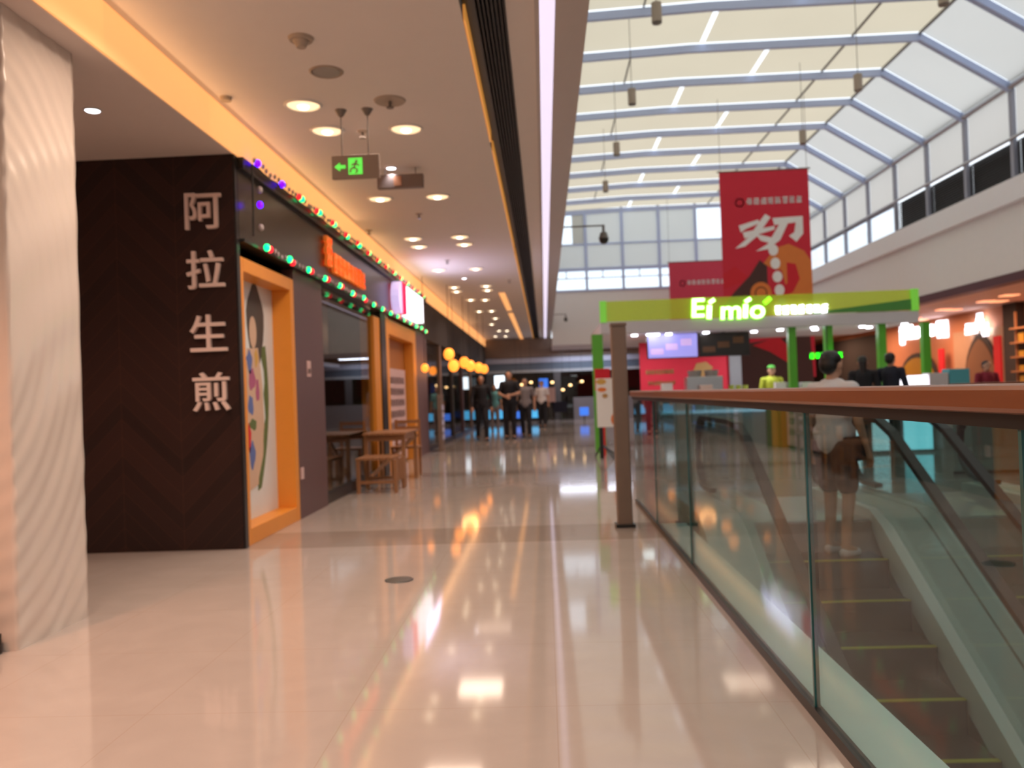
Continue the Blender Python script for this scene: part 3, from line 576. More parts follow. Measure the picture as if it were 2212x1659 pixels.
for i, (y, x, z) in enumerate(((10.1, -3.6, 2.35), (10.9, -3.7, 2.15), (11.9, -3.6, 1.95), (12.1, -4.2, 2.4))):
    t = thing('shop_lamp', (x, y, z), 'small warm hanging lamp inside the shop window, '+nth(i)+' from the left', 'lamp', 'lamps inside the shop')
    MB().cyl((x, y, z), (x, y, z+.1), .08, .04).build('shade', 'e_ysign', t); MB().cyl((x, y, z+.1), (x, y, 3.26), .006, n=6).build('cord', 'black', t)
t = thing('hanging_lamp_bar', (-3.05, 11, 1.68), 'pale lit lamp bar hanging inside the shop window', 'lamp')
MB().box((-3.1, 10.0, 1.68), (-2.99, 12.1, 1.72)).build('bar', mat('pale lit lamp bar', (.6, .65, .8), .5, emit=.35, ecol=(.5, .55, .8)), t)
for y in (10.2, 11.9): MB().cyl((-3.04, y, 1.72), (-3.04, y, 3.25), .006, n=6).build('cable', 'black', t)
lamp('POINT', 'shop light', (-3.9, 11, 2.7), 60, (1, .75, .55), size=.2); lamp('POINT', 'shop light', (-3.0, 15, 2.4), 14, (1, .6, .35), size=.2)
# wooden table, bench and chair in front of the shop
def legs(t, x0, x1, y0, y1, z, w, m='wood', name='leg'):
    for x in (x0, x1-w):
        for y in (y0, y1-w): MB().box((x, y, 0), (x+w, y+w, z)).build(name, m, t)
t = thing('wooden_table', (-2.2, 11.75, 0), 'light wooden table with slatted top against the shop window', 'table')
m = MB()
for q in range(6): m.box((-2.49+.10*q, 11.2, .70), (-2.40+.10*q, 12.35, .73))
m.build('tabletop', 'wood', t); legs(t, -2.48, -1.92, 11.25, 12.3, .70, .05); MB().box((-2.46, 11.27, .62), (-1.94, 11.30, .70)).box((-2.46, 12.25, .62), (-1.94, 12.28, .70)).box((-1.97, 11.3, .62), (-1.94, 12.25, .70)).build('apron', 'wood', t)
m = MB().bar((-2.45, 11.3, .1), (-1.95, 12.2, .62), .03, .05); m.build('brace', 'wood', t)
t = thing('wooden_bench', (-2.15, 10.75, 0), 'low slatted wooden bench in front of the table', 'bench')
m = MB()
for q in range(5): m.box((-2.42+.10*q, 10.45, .42), (-2.34+.10*q, 11.1, .45))
m.build('seat', 'wood', t); legs(t, -2.42, -1.90, 10.47, 11.08, .42, .045)
MB().box((-2.4, 10.49, .12), (-1.92, 10.515, .16)).box((-2.4, 11.04, .12), (-1.92, 11.065, .16)).build('stretcher', 'wood', t)
m = MB()
for q in range(5): m.box((-1.915, 10.56+.1*q, .14), (-1.90, 10.585+.1*q, .42))
m.build('side_slats', 'wood', t)
t = thing('wooden_chair', (-2.15, 12.75, 0), 'light wooden chair between table and orange door frame', 'chair')
MB().box((-2.36, 12.5, .43), (-1.94, 12.92, .46)).build('seat', 'wood', t); legs(t, -2.35, -1.95, 12.51, 12.91, .43, .04)
MB().box((-2.35, 12.88, .46), (-2.31, 12.91, .86)).box((-1.99, 12.88, .46), (-1.95, 12.91, .86)).build('back_posts', 'wood', t)
m = MB()
for z in (.58, .70, .80): m.box((-2.31, 12.885, z), (-1.99, 12.905, z+.05))
m.build('back_rails', 'wood', t)
# ---- dark shops farther on
struct(MB().box((WX-.3, 17.7, 2.45), (WX, 43, SZ)), 'wall_left_upper', 'dark')
Ys = [17.7, 20.2, 22.8, 25.6, 28.6, 32.0, 36.0]
for i in range(6):
    y0, y1 = Ys[i], Ys[i+1]; t = thing('dark_shopfront', (WX, (y0+y1)/2, 0), 'dim glass shopfront on the left, '+nth(i)+' beyond the orange door', 'shopfront', 'dim shopfronts on the left')
    MB().box((WX-.15, y0, 0), (WX-.005, y0+.22, 2.445)).build('pillar', ['purple', 'post', 'dark'][i % 3], t)
    MB().box((WX-.06, y0+.22, .1), (WX-.05, y1, 2.445)).build('pane', 'sglass', t); MB().box((WX-.9, y0+.22, 0), (WX-.8, y1, 2.445)).build('display_wall', ['darkg', 'dark', 'post'][i % 3], t)
    MB().box((WX-.1, y0+.22, 0), (WX-.02, y1, .1)).build('sill', 'black', t)
tt = thing('standing_notice', (-2.3, 18.2, 0), 'narrow stand with stacked white notices by the dark shopfront', 'notice stand')
MB().box((-2.34, 18.0, 0), (-2.26, 18.45, 1.25)).build('board', 'post', tt)
m = MB()
for q in range(5): m.box((-2.255, 18.05, .25+.16*q), (-2.245, 18.4, .37+.16*q))
m.build('sheets', mat('pale lilac sheets', (.5, .48, .62), .5), tt)
for i, (u, v, Y, r) in enumerate(((970, 765, 17.9, .115), (980, 790, 18.4, .12), (1003, 783, 20.0, .12), (1016, 790, 21.4, .125), (1034, 794, 23.0, .125), (1046, 797, 25.0, .12), (918, 795, 16.4, .075))):
    p = at(u, v, 1, Y); t = thing('globe_lamp', p, 'glowing orange globe lamp on the left, '+(['highest of the cluster', 'below the highest', 'third from the left end', 'fourth from the left end', 'fifth from the left end', 'farthest right and smallest', 'single one apart to the left'][i]), 'hanging lamp', 'orange globe lamps')
    MB().ball(p, (r, r, r*1.15), 16, 10).build('globe', 'e_lantern', t); MB().cyl((p.x, p.y, p.z+r), (p.x, p.y, SZ if p.x < WX else CZ), .006, n=6).build('cord', 'black', t)
    MB().cyl((p.x, p.y, p.z+r*1.0), (p.x, p.y, p.z+r*1.4), r*.3).build('cap', 'black', t)
lamp('POINT', 'lantern glow', (-1.9, 20, 1.9), 10, (1, .4, .12), size=.2)
# ================================================================ FAR END
t = thing('far_shopfront', (2.5, 36, 0), 'dark shopfront with grey sign band across the far end', 'shopfront')
MB().box((WX, 36, 2.75), (9.5, 36.3, 3.55)).build('header', 'post', t)
MB().box((WX, 35.9, 2.50), (9.5, 36, 2.72)).build('sign_band', mat('grey blue sign band', (.30, .31, .38), .4), t)
MB().box((WX, 35.95, 2.20), (9.5, 36.05, 2.50)).build('dark_band', mat('dark blue grey band', (.07, .09, .12), .4), t)
MB().box((WX, 35.93, 2.08), (9.5, 36, 2.20)).build('lower_band', mat('grey lower band', (.28, .29, .30), .4), t)
for x in (WX, .4, 3.2, 6.1, 9.2): MB().box((x, 35.88, 0), (x+.3, 35.99, 2.07)).build('post', 'darkg', t)
MB().box((WX, 36.0, 0), (9.5, 36.02, 2.08)).build('pane', 'sglass', t)
tag(MB().box((1.2, 35.2, 0), (4.5, 35.7, .95)).build('far_counter', 'grey'), 'grey counter in front of the far shopfront', 'counter')
for i, (u0, u1, v0, v1, m_) in enumerate(((1068, 1090, 812, 838, 'e_cool'), (1052, 1086, 886, 904, 'e_sky'), (1108, 1130, 889, 903, 'e_blue'), (1148, 1168, 886, 902, 'e_sky'), (1164, 1184, 818, 840, 'e_blue'), (1252, 1272, 880, 897, 'e_blue'), (1195, 1225, 868, 890, 'cloth_navy'), (1160, 1200, 838, 868, 'pink2'))):
    yy = 34.6-.22*i; a = at(u0, v0, 1, yy); b = at(u1, v1, 1, yy); z0 = max(.02, b.z)
    tt = thing('lit_display', ((a.x+b.x)/2, 34.6, 0), ['white blue lit sign between the walking people', 'cyan blue lit display by the feet of the walking people', 'small deep blue display between the walking people', 'sky blue display right of the walking people', 'deep blue sign on the far shopfront', 'small blue display far right by the standing poster', 'dark blue display case at the far shop', 'pale pink board at the far shop'][i], 'display', 'lit displays at the far end')
    MB().box((a.x, yy, z0), (b.x, yy+.06, a.z)).build('face', m_, tt); MB().box(((a.x+b.x)/2-.02, yy+.06, 0), ((a.x+b.x)/2+.02, yy+.10, z0+.05)).build('support', 'black', tt)
for i, (u, v) in enumerate(((1115, 830), (1127, 831), (1147, 826), (1193, 826), (1216, 842), (1232, 832), (1257, 824))):
    p = at(u, v, 1, 35.4-.1*i); q = p.y; tt = thing('far_lamp', p, 'tiny warm hanging lamp at the far shopfront, '+nth(i)+' from the left', 'lamp', 'small lamps at the far end')
    MB().ball(p, (.07, .07, .05), 10, 6).build('lamp', 'e_ysign', tt); MB().cyl(p, (p.x, q, CZ if p.x < FX else 3.0), .006, n=6).build('cord', 'black', tt)
lamp('AREA', 'far shop light', (2, 35, 2.9), 90, (.8, .85, 1), size=3, sy=.4)
# round security cameras
def dome(p, L, label):
    t = thing('security_camera', p, label, 'security camera', 'round security cameras')
    p = Vector(p); MB().cyl((FX, p.y, p.z), (FX+L, p.y, p.z), .012, n=8).build('arm', 'camg', t); MB().cyl((FX+L, p.y, p.z+.01), (FX+L, p.y, p.z-.12), .02).build('neck', 'camg', t)
    MB().cyl((FX+L, p.y, p.z-.19), (FX+L, p.y, p.z-.10), .075, .045).build('housing', 'camg', t); MB().ball((FX+L, p.y, p.z-.20), (.072, .072, .072)).build('dome', 'black', t)
dome((FX, 12.2, CZ+.02), .58, 'round security camera on an arm from the ceiling edge'); 
p = at(1232, 690, 1, 30.5); t = dome((FX, 30.5, p.z+.2), .5, 'small distant security camera below the far white wall')
# pendants under the skylight
for i, (x, y, z) in enumerate(((1.8, 12.0, 6.6), (1.8, 15.4, 6.6), (1.8, 18.7, 6.6), (1.8, 22.1, 6.6), (5.8, 11.9, 6.6), (5.8, 15.1, 6.55), (5.8, 18.3, 6.55))):
    t = thing('pendant_lamp', (x, y, z), 'grey cylinder pendant lamp under the skylight, '+(nth(i)+' of the left row' if i < 4 else nth(i-4)+' of the right row'), 'pendant lamp', 'cylinder pendant lamps')
    MB().cyl((x, y, z-.14), (x, y, z+.14), .075, n=20).build('shade', 'smoke', t); MB().cyl((x, y, z-.155), (x, y, z-.14), .068, n=20).build('lens', 'camg', t); MB().cyl((x, y, z+.14), (x, y, rz(x)-.02), .006, n=6).build('cord', 'camg', t)
# ================================================================ RIGHT SHOPS
for i, (u0, v0) in enumerate(((2130, 650), (2158, 650), (2038, 668), (2060, 668), (1960, 683), (1975, 687), (2180, 637), (1990, 690))):
    p = at(u0, v0, 2, 3.3)
    if p.x > RX-.3: p.x = RX-.4
    tag(MB().box((p.x-.18, p.y-.18, 3.27), (p.x+.18, p.y+.18, 3.3)).build('square_downlight', 'e_osq'), 'square warm ceiling lamp of the right corridor, '+nth(i)+' one', 'ceiling lamp', 'square lamps on the right')
for y in (18, 23, 28, 33, 38): lamp('AREA', 'right corridor light', (12.0, y, 3.2), 130, (1, .55, .34), size=1.6)
def arch(y, w, h, pointed, label, inner):
    t = thing('arch_niche', (RX, y, 0), label, 'arch', 'arches on the right shop wall')
    def prof(s):
        ww = w/2*s; pts = [(y-ww, 0), (y-ww, h*.5*s)]
        for i in range(1, 12):
            a = i/12
            if pointed: dx = -ww*math.cos(math.pi*a); zz = h*.5*s+h*.5*s*(1-abs(2*a-1)**1.35)
            else: dx = -ww*math.cos(math.pi*a); zz = h*.5*s+h*.42*s*math.sin(math.pi*a)
            pts.append((y+dx, zz))
        return pts+[(y+ww, h*.5*s), (y+ww, 0)]
    MB().prism(prof(1.0), 0, RX-.12, RX-.06).build('surround', 'dark', t); MB().prism(prof(.92), 0, RX-.15, RX-.12).build('niche', inner, t)
arch(30.9, 3.0, 2.35, False, 'round brown arch on the terracotta shop wall', 'mustard'); arch(26.5, 1.9, 2.6, True, 'pointed brown arch on the terracotta shop wall', 'terrad')
tag(MB().box((RX-.055, 24.95, 0), (RX-.005, 28.3, 2.7)).build('wall_panel', 'pale'), 'pale panel around the pointed arch on the right', 'wall panel')
tag(MB().box((RX-.25, 24.2, 0), (RX-.005, 24.9, 3.295)).build('shop_pilaster', 'dark'), 'dark brown pilaster right of the pointed arch', 'pilaster')
tag(MB().box((RX-.08, 33.9, 0), (RX-.005, 42.9, 3.1)).build('dark_shop_panel', 'dark'), 'black shop panel at the far right behind the kiosk', 'wall panel')
tt = thing('shop_sign', (RX-.1, 30.6, 2.6), 'long white lit shop sign on the terracotta wall', 'lit sign'); m = MB(); rr = random.Random(2)
for a_ in ((-1.9, -.1, .5, .75, 1), (-1.4, .1, 2.4, .42, 7), (1.1, 0, .9, .6, 2)): m = MB(); strokes(m, *a_, rr, RIGHT, (RX-.035, 30.6, 2.6), .03, .27); m.build('letter_group', 'e_white', tt)
tt = thing('shop_sign', (RX-.2, 26.5, 2.6), 'short white lit sign over the pointed arch', 'lit sign'); 
for a_ in ((-.7, -.15, .8, .35, 2), (0, -.05, .45, .5, 1), (.3, -.26, .45, .4, 1)): m = MB(); strokes(m, *a_, rr, RIGHT, (RX-.2, 26.5, 2.72), .03, .28); m.build('letter_group', 'e_white', tt); MB().box((RX-.19, 26.0, 2.66), (RX-.06, 27.0, 2.70)).build('bracket', 'dark', tt)
for i, (y, z, h) in enumerate(((28.7, 1.0, 1.2), (25.2, .9, 1.5))):
    tag(MB().box((RX-.3, y-.18, .005), (RX-.24, y+.18, z+h)).build('red_hanging', 'redp'), 'narrow red panel beside the pointed arch, '+['left one', 'right one'][i], 'panel', 'red panels by the arch')
t = thing('goods_shelf', (RX-.3, 21.9, 0), 'shop shelves with glowing yellow goods at the right edge', 'shelf')
m = MB().box((RX-.45, 20.2, 0), (RX-.4, 20.25, 3)).box((RX-.45, 23.9, 0), (RX-.4, 23.95, 3))
for z in (.5, .9, 1.3, 1.7, 2.1, 2.5): m.box((RX-.6, 20.2, z), (RX-.1, 23.95, z+.04))
m.build('shelves', 'wood', t); m = MB(); rr = random.Random(1)
for z in (.54, .94, 1.34, 1.74, 2.14):
    for q in range(9): m.box((RX-.5, 20.4+.38*q, z), (RX-.3, 20.4+.38*q+.26, z+rr.uniform(.15, .28)))
m.build('goods', 'mustard', t, kind='stuff')
# ================================================================ RED BANNERS
def banner(x0, x1, y, z0, z1, base, label, art):
    t = thing('hanging_banner', ((x0+x1)/2, y, z0), label, 'banner', 'red banners under the skylight')
    w, h = x1-x0, z1-z0; MB().box((x0, y, z0), (x1, y+.012, z1)).build('cloth', base, t)
    MB().cyl((x0-.05, y+.006, z1), (x1+.05, y+.006, z1), .02, n=8).build('rod', 'camg', t)
    m = MB()
    for x in (x0+.03, x1-.03): m.cyl((x, y+.006, z1), (x, y+.006, 8.19), .006, n=6)
    m.build('cords', 'camg', t)
    def P(pts, name, mm, o=1): MB().prism([(x0+a*w, z1-b*w) for a, b in pts], 1, y-.003*o, y-.001).build(name, mm, t)
    m = MB(); m.ring((0, 0, 0), .08, .11, .004, 20); vs = [(v.x+x0+.22*w, y-.004-v.z*0, v.y+z1-.36*w) for v in m.v]; m2 = MB(); m2.add(vs, m.f); m2.build('logo', 'pw', t)
    m = MB(); strokes(m, -.27*w, -.04, .64*w, .17, 8, random.Random(6), FRONT, (x0+.56*w, y-.004, z1-.37*w), .002, .16); m.build('caption', 'pw', t)
    if not art: return t
    P([(.20, .62), (.42, .56), (.44, .60), (.28, .66), (.22, .70)], 'brush_stroke', 'pw'); P([(.50, .50), (.56, .54), (.40, .75), (.26, .86), (.15, .88), (.30, .76)], 'brush_stroke', 'pw', 2)
    P([(.24, .70), (.60, .64), (.60, .68), (.26, .77)], 'brush_stroke', 'pw', 3); P([(.38, .72), (.60, .78), (.56, .84), (.44, .80)], 'brush_stroke', 'pw')
    P([(.58, .55), (.92, .54), (.92, .74), (.84, .83), (.76, .76), (.82, .72), (.84, .61), (.60, .63)], 'brush_stroke', 'pw'); P([(.68, .58), (.76, .60), (.66, .80), (.52, .90), (.38, .92), (.52, .84)], 'brush_stroke', 'pw', 2)
    def Q(pts, name, mm, o=1): P([(.5+(x-.5)*1.0, (y-.9)*1.05+.83) for x, y in pts], name, mm, o)
    Q([(.0, 1.55), (.12, 1.42), (.30, 1.25), (.42, 1.08), (.5, 1.15), (.5, 1.7), (.0, 1.8)], 'dark_mountain', 'maroon')
    Q([(0, 1.22), (.14, 1.14), (.28, 1.26), (.2, 1.32), (0, 1.38)], 'red_cloud', 'redp', 2)
    big = [(.46, 1.12), (.60, .96), (.75, .92), (.92, 1.0), (1.0, 1.12), (1.0, 1.45), (.86, 1.62), (.68, 1.72), (.45, 1.82), (.2, 1.78), (.34, 1.62), (.56, 1.50), (.70, 1.36), (.66, 1.2), (.56, 1.18)]
    Q(big, 'orange_swirl', 'borange', 3)
    Q([(.42+.12*math.cos(a), 1.44+.12*math.sin(a)) for a in [i*math.pi/9 for i in range(18)]], 'orange_curl', 'borange', 4)
    Q([(.42+.07*math.cos(a), 1.44+.07*math.sin(a)) for a in [i*math.pi/9 for i in range(18)]], 'curl_line', 'outl', 5); Q([(.42+.058*math.cos(a), 1.44+.058*math.sin(a)) for a in [i*math.pi/9 for i in range(18)]], 'curl_centre', 'borange', 6)
    Q([(.72, 1.12), (.82, 1.14), (.86, 1.3), (.78, 1.44), (.66, 1.5), (.60, 1.46), (.72, 1.34)], 'red_hollow', 'redp', 4)
    Q([(.45, 1.86), (.75, 1.74), (1.0, 1.5), (1.0, 1.53), (.76, 1.78), (.45, 1.9)], 'swirl_line', 'outl', 5)
    for q in range(6): Q([(.575+.022*q*.8+.055*math.cos(a), .98+.145*q+.062*math.sin(a)) for a in [i*math.pi/6 for i in range(12)]], 'white_dot_character', 'pw', 7)
    Q([(.05, 2.0), (.95, 1.9), (.98, 2.5), (0.02, 2.5)], 'dark_lower_shape', 'maroon', 2); Q([(.3, 2.0), (.6, 1.92), (.78, 2.1), (.72, 2.22), (.5, 2.08)], 'red_lower_shape', 'redp', 4)
    return t
a = at(1553, 373, 1, 20.4); b = at(1745, 362, 1, 20.4)
banner(a.x, b.x, 20.4, 1.35, (a.z+b.z)/2, 'red', 'big red banner with white brush lettering and orange swirls above the kiosk', True)
a = at(1444, 567, 1, 30.16); banner(a.x, a.x+2.15, 30.16, 1.0, a.z, 'pink', 'second red banner farther back, partly hidden by the big one', False)
# ================================================================ KIOSK
KY = 16.0; t = thing('food_kiosk', (4.2, 17.6, 0), 'lime green food kiosk with lit canopy sign and white counter', 'kiosk')
a = at(1296, 678, 1, KY); b = at(1984, 650, 1, KY); KX0, KX1 = a.x, b.x
MB().box((KX0, KY, 2.28), (KX1, 19.4, 2.50)).build('canopy', 'canopy', t, bevel=.01)
MB().box((KX0+.1, KY, 2.51), (KX1-.1, KY+.02, 2.90)).build('fascia_glass', 'limeg', t)
for xa, xb in ((KX0, KX0+.12), (KX1-.14, KX1)): MB().box((xa, KY-.02, 2.50), (xb, KY+.06, 2.91)).build('fascia_edge', 'limel', t)
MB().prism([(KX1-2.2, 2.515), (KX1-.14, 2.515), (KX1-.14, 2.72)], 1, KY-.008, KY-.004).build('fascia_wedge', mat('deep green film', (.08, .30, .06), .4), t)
for u, y in ((1291, KY+.15), (1711, KY+.15), (1790, KY+.15), (1905, KY+.15), (2000, KY+.15)):
    x = at(u, 770, 1, y).x; w = .1 if u == 1291 else .07; MB().box((x-w, y-w, 0), (x+w, y+w, 2.28)).build('post', 'lime', t)
m = MB()
for u in (1372, 1405, 1420, 1447, 1528, 1640, 1690, 1755, 1775, 1870, 1895, 1925, 1950, 1985):
    x = at(u, 715, 1, KY+.4).x; m = MB().cyl((x, KY+.3+.25*(u % 3), 2.25), (x, KY+.3+.25*(u % 3), 2.28), .06, n=12); m.build('canopy_spot', 'e_spot', t)
for x in (2.2, 4.2, 6.2): lamp('AREA', 'kiosk canopy light', (x, 17.3, 2.22), 22, (.95, .95, 1), size=.6)
# kiosk letters
for ch, u, v in (('E', 1505, 668), ('i', 1531, 674), ('m', 1577, 672), ('i', 1609, 672), ('o', 1634, 670)):
    p = at(u, v, 1, KY)
    for off, mm, yy, nm in ((.016, 'e_lime', KY-.03, 'letter_halo'), (.004, 'e_lwhite', KY-.05, 'letter')):
        if ch == 'i':
            w = .075+off*1.6; MB().bar((p.x-.01, yy, p.z-.125-off), (p.x+.01, yy, p.z+.115+off), w, .02, up=(0, 1, 0)).build(nm, mm, t)
            MB().bar((p.x+.01-off, yy, p.z+.175-off*.8), (p.x+.10+off, yy, p.z+.225+off*.8), .055+off*1.5, .02, up=(0, 1, 0)).build(nm.replace('letter', 'letter_dot'), mm, t)
        else: text(nm, ch, .50, (p.x, yy, p.z), FRONT, mm, t, ext=.01, off=off, shear=.05, sx=1.1)
p = at(1655, 650, 1, KY); MB().bar((p.x-.05, KY-.05, p.z-.05), (p.x+.07, KY-.05, p.z+.05), .08, .03, up=(0, 1, 0)).build('accent_mark', 'e_lime', t)
m = MB(); a = at(1672, 680, 1, KY); b = at(1788, 655, 1, KY); strokes(m, 0, 0, b.x-a.x, .17, 7, random.Random(8), FRONT, (a.x, KY-.04, a.z), .01, .2); m.build('small_letters', 'e_white', t)
# counter
CX0 = at(1425, 880, 1, KY).x
MB().box((CX0, KY, 0), (KX1-.9, KY+.6, .98)).box((CX0, 18.9, 0), (KX1-.9, 19.3, .9)).build('counter_front', 'counter', t)
MB().box((CX0-.03, KY-.04, .98), (KX1-.85, KY+.65, 1.02)).build('counter_top', 'white', t)
MB().box((CX0+.02, KY-.10, .70), (at(1650, 880, 1, KY).x, KY, .76)).build('lit_shelf_edge', mat('pale blue lit edge', (.5, .8, 1), .4, emit=.6, ecol=(.45, .75, 1)), t)
a = at(1655, 880, 1, KY-.04); b = at(1692, 880, 1, KY-.04); c_ = at(1708, 880, 1, KY-.04)
MB().box((a.x, KY-.05, .0), (c_.x+.05, KY, .96)).build('green_panel', 'limed', t); MB().box((b.x-.05, KY-.06, .0), (c_.x-.04, KY-.05, .96)).build('mustard_panel', 'mustard', t)
# screens
def screen(u0, u1, v0, v1, face, label, patch=None):
    a = at(u0, v0, 1, 16.7); b = at(u1, v1, 1, 16.7); t = thing('wall_screen', ((a.x+b.x)/2, 16.7, b.z), label, 'screen')
    MB().box((a.x-.02, 16.7, b.z-.02), (b.x+.02, 16.76, a.z+.02)).build('housing', 'black', t); MB().box((a.x, 16.69, b.z), (b.x, 16.70, a.z)).build('display', face, t)
    MB().box(((a.x+b.x)/2-.03, 16.72, a.z), ((a.x+b.x)/2+.03, 16.76, max(a.z+.03, 2.28))).build('bracket', 'black', t)
    if patch:
        for q in range(3): MB().box((a.x+.05+.3*q, 16.686, b.z+.07+.08*q), (a.x+.3+.28*q, 16.69, b.z+.18+.09*q)).build('screen_picture', patch, t)
screen(1399, 1507, 724, 770, 'e_tv', 'blue violet lit screen under the kiosk canopy', 'e_tvp'); screen(1511, 1618, 722, 765, mat('dim brown screen', (.03, .025, .02), .2, emit=.01), 'dark menu screen right of the lit screen', 'terrad')
# back panels of the kiosk
t = thing('menu_panel', (2.7, 18.4, 0), 'red panel with gold script lines behind the kiosk counter', 'menu board')
a = at(1380, 726, 1, 18.4); b = at(1572, 842, 1, 18.4)
MB().box((a.x, 18.4, .0), (b.x, 18.46, 2.22)).build('board', 'red', t)
m = MB(); strokes(m, 0, 0, .62, .09, 9, random.Random(1), FRONT, (a.x+.12, 18.39, 1.52), .003, .25); strokes(m, 0, 0, .60, .08, 9, random.Random(2), FRONT, (a.x+.16, 18.39, 1.28), .003, .25); m.build('gold_lettering', 'gold', t)
MB().prism([(b.x-.8, 1.42), (b.x-.66, 1.72), (b.x-.45, 1.75), (b.x-.30, 1.62), (b.x-.42, 1.5), (b.x-.55, 1.40)], 1, 18.38, 18.4).build('gold_figure', 'gold', t)
a = at(1575, 768, 1, 18.4); b = at(1602, 800, 1, 18.4); tag(MB().box((a.x, 18.4, 0), (b.x, 18.44, a.z)).build('grey_board', 'grey'), 'small grey board behind the kiosk counter', 'board')
# things on the counter
def onc(u0, u1, vt, m_, name, label, cat, round_=False, grp='things on the kiosk counter', z0=1.021, y=KY+.3):
    a = at(u0, vt, 1, y); b = at(u1, vt, 1, y); x = (a.x+b.x)/2; r = (b.x-a.x)/2
    o = MB().cyl((x, y, z0), (x, y, a.z), r*.8, r, 14) if round_ else MB().box((a.x, y-r*.6, z0), (b.x, y+r*.6, a.z))
    return tag(o.build(name, m_, bevel=0 if round_ else .01), label, cat, grp)
a = at(1478, 806, 1, KY+.3); b = at(1560, 806, 1, KY+.3); t = thing('juice_machine', ((a.x+b.x)/2, KY+.3, 1.02), 'grey steel drink machine on the kiosk counter', 'machine')
MB().box((a.x, KY+.12, 1.021), (b.x, KY+.5, 1.12)).build('base', 'black', t); MB().box((a.x+.02, KY+.15, 1.12), (b.x-.02, KY+.48, a.z-.08)).build('body', 'inox', t, bevel=.01)
for q in range(2): MB().cyl((a.x+.2+.32*q, KY+.3, a.z-.08), (a.x+.2+.32*q, KY+.3, a.z+.04), .12, .14).build('tank', 'shirtgrey', t)
onc(1428, 1452, 829, 'white', 'paper_box', 'white box left on the kiosk counter', 'box')
onc(1512, 1538, 832, 'char', 'paper_bag', 'pale pinkish bag on the counter before the drink machine', 'bag', y=KY+.02)
for i, u in enumerate((1580, 1595, 1610)): onc(u-6, u+6, 832, mat('lime cup %d' % i, (.5, .6, .1), .4), 'lime_cup', 'lime yellow cup on the kiosk counter, '+['left', 'middle', 'right'][i]+' of three', 'cup', True)
for i, u in enumerate((1685, 1713, 1741)): onc(u-12, u+12, 826, 'white' if i != 1 else 'grey', 'container', ['white tray', 'grey bin', 'pale box'][i]+' on the counter right of the green capped worker', 'container')
# sign and stand in front
t = thing('standing_poster', (1.05, 14.7, 0), 'white poster with orange pictures on a dark stand left of the brown column', 'poster stand')
a = at(1287, 818, 1, 14.7); b = at(1330, 922, 1, 14.7); MB().box((a.x, 14.7, b.z), (b.x, 14.73, a.z)).build('board', 'white', t, bevel=.004)
MB().box((a.x+.03, 14.74, 0), (a.x+.10, 14.80, a.z-.02)).build('pole', 'black', t)
for dx, dy in ((.28, .2), (-.1, .3), (.2, -.25)): MB().bar((a.x+.065, 14.77, .26), (a.x+.065+dx, 14.77+dy, .012), .02, .02).build('leg', 'black', t)
for (cx, cz, rx, r2, mm) in ((.09, .80, .09, .05, 'yelp'), (.10, .66, .08, .04, 'borange'), (.15, .55, .05, .04, 'gold'), (.30, .13, .06, .10, 'borange')):
    MB().prism([(a.x+cx+rx*math.cos(q), b.z+cz+r2*math.sin(q)) for q in [i*math.pi/7 for i in range(14)]], 1, 14.695, 14.70).build('picture', mm, t)
tag(MB().box((a.x+.02, 15.3, 1.2), (a.x+.3, 15.34, 1.6)).cyl((a.x+.16, 15.32, 0), (a.x+.16, 15.32, 1.2), .02).build('red_board', 'redp'), 'small red board on a pole behind the standing poster', 'board')
p = at(1352, 1140, 2, 0); t = thing('slim_column', p, 'slim square brown grey column at the end of the glass railing', 'column')
MB().box((p.x-.065, p.y, 0), (p.x+.065, p.y+.13, 1.76)).build('shaft', 'post', t, bevel=.012); MB().box((p.x-.085, p.y-.02, 0), (p.x+.085, p.y+.15, .03)).build('foot_plate', 'black', t); MB().box((p.x-.07, p.y-.005, 1.76), (p.x+.07, p.y+.135, 1.785)).build('cap', 'post', t)
# lit cases right
def case(u0, u1, y, z1, m_, top, name, label, cat='display case'):
    a = at(u0, 930, 1, y); b = at(u1, 930, 1, y); t = thing(name, ((a.x+b.x)/2, y, 0), label, cat)
    MB().box((a.x, y+.02, .0), (b.x, y+.4, z1)).build('body', 'shirtgrey', t); MB().box((a.x+.01, y, .05), (b.x-.01, y+.02, z1-.03)).build('lit_front', m_, t)
    MB().box((a.x-.02, y-.02, z1), (b.x+.02, y+.45, z1+.03)).build('top', top, t)
case(1828, 1862, 13.95, .76, 'e_cool', 'white', 'drinks_cooler', 'white lit cooler seen through the railing, left of three'); case(1884, 1922, 13.95, .76, 'e_cool', 'white', 'drinks_cooler', 'white lit cooler seen through the railing, middle of three')
case(1952, 2016, 13.95, .76, 'e_cyan', 'white', 'freezer_case', 'cyan lit freezer case seen through the railing, right of three')
for i, (u, mm, h) in enumerate(((1843, 'yelp', .1), (1892, 'leafp', .12), (1914, 'yelp', .14))):
    p = at(u, 930, 1, 14.1); tag(MB().cyl((p.x, 14.1, .79), (p.x, 14.1, .79+h), .05, .06, 12).build('cup_stack', mm), ['yellow cup on the left lit cooler', 'green cup on the middle lit cooler', 'yellow cup on the right of the middle cooler'][i], 'cup', 'cups on the coolers')
t = thing('service_counter', (6.6, 15.3, 0), 'long pale service counter right of the kiosk with lit tops', 'counter')
MB().box((5.0, 15.1, 0), (9.0, 15.6, 1.0)).build('body', 'counter', t); MB().box((4.95, 15.05, 1.0), (9.05, 15.65, 1.04)).build('top', 'wood', t)
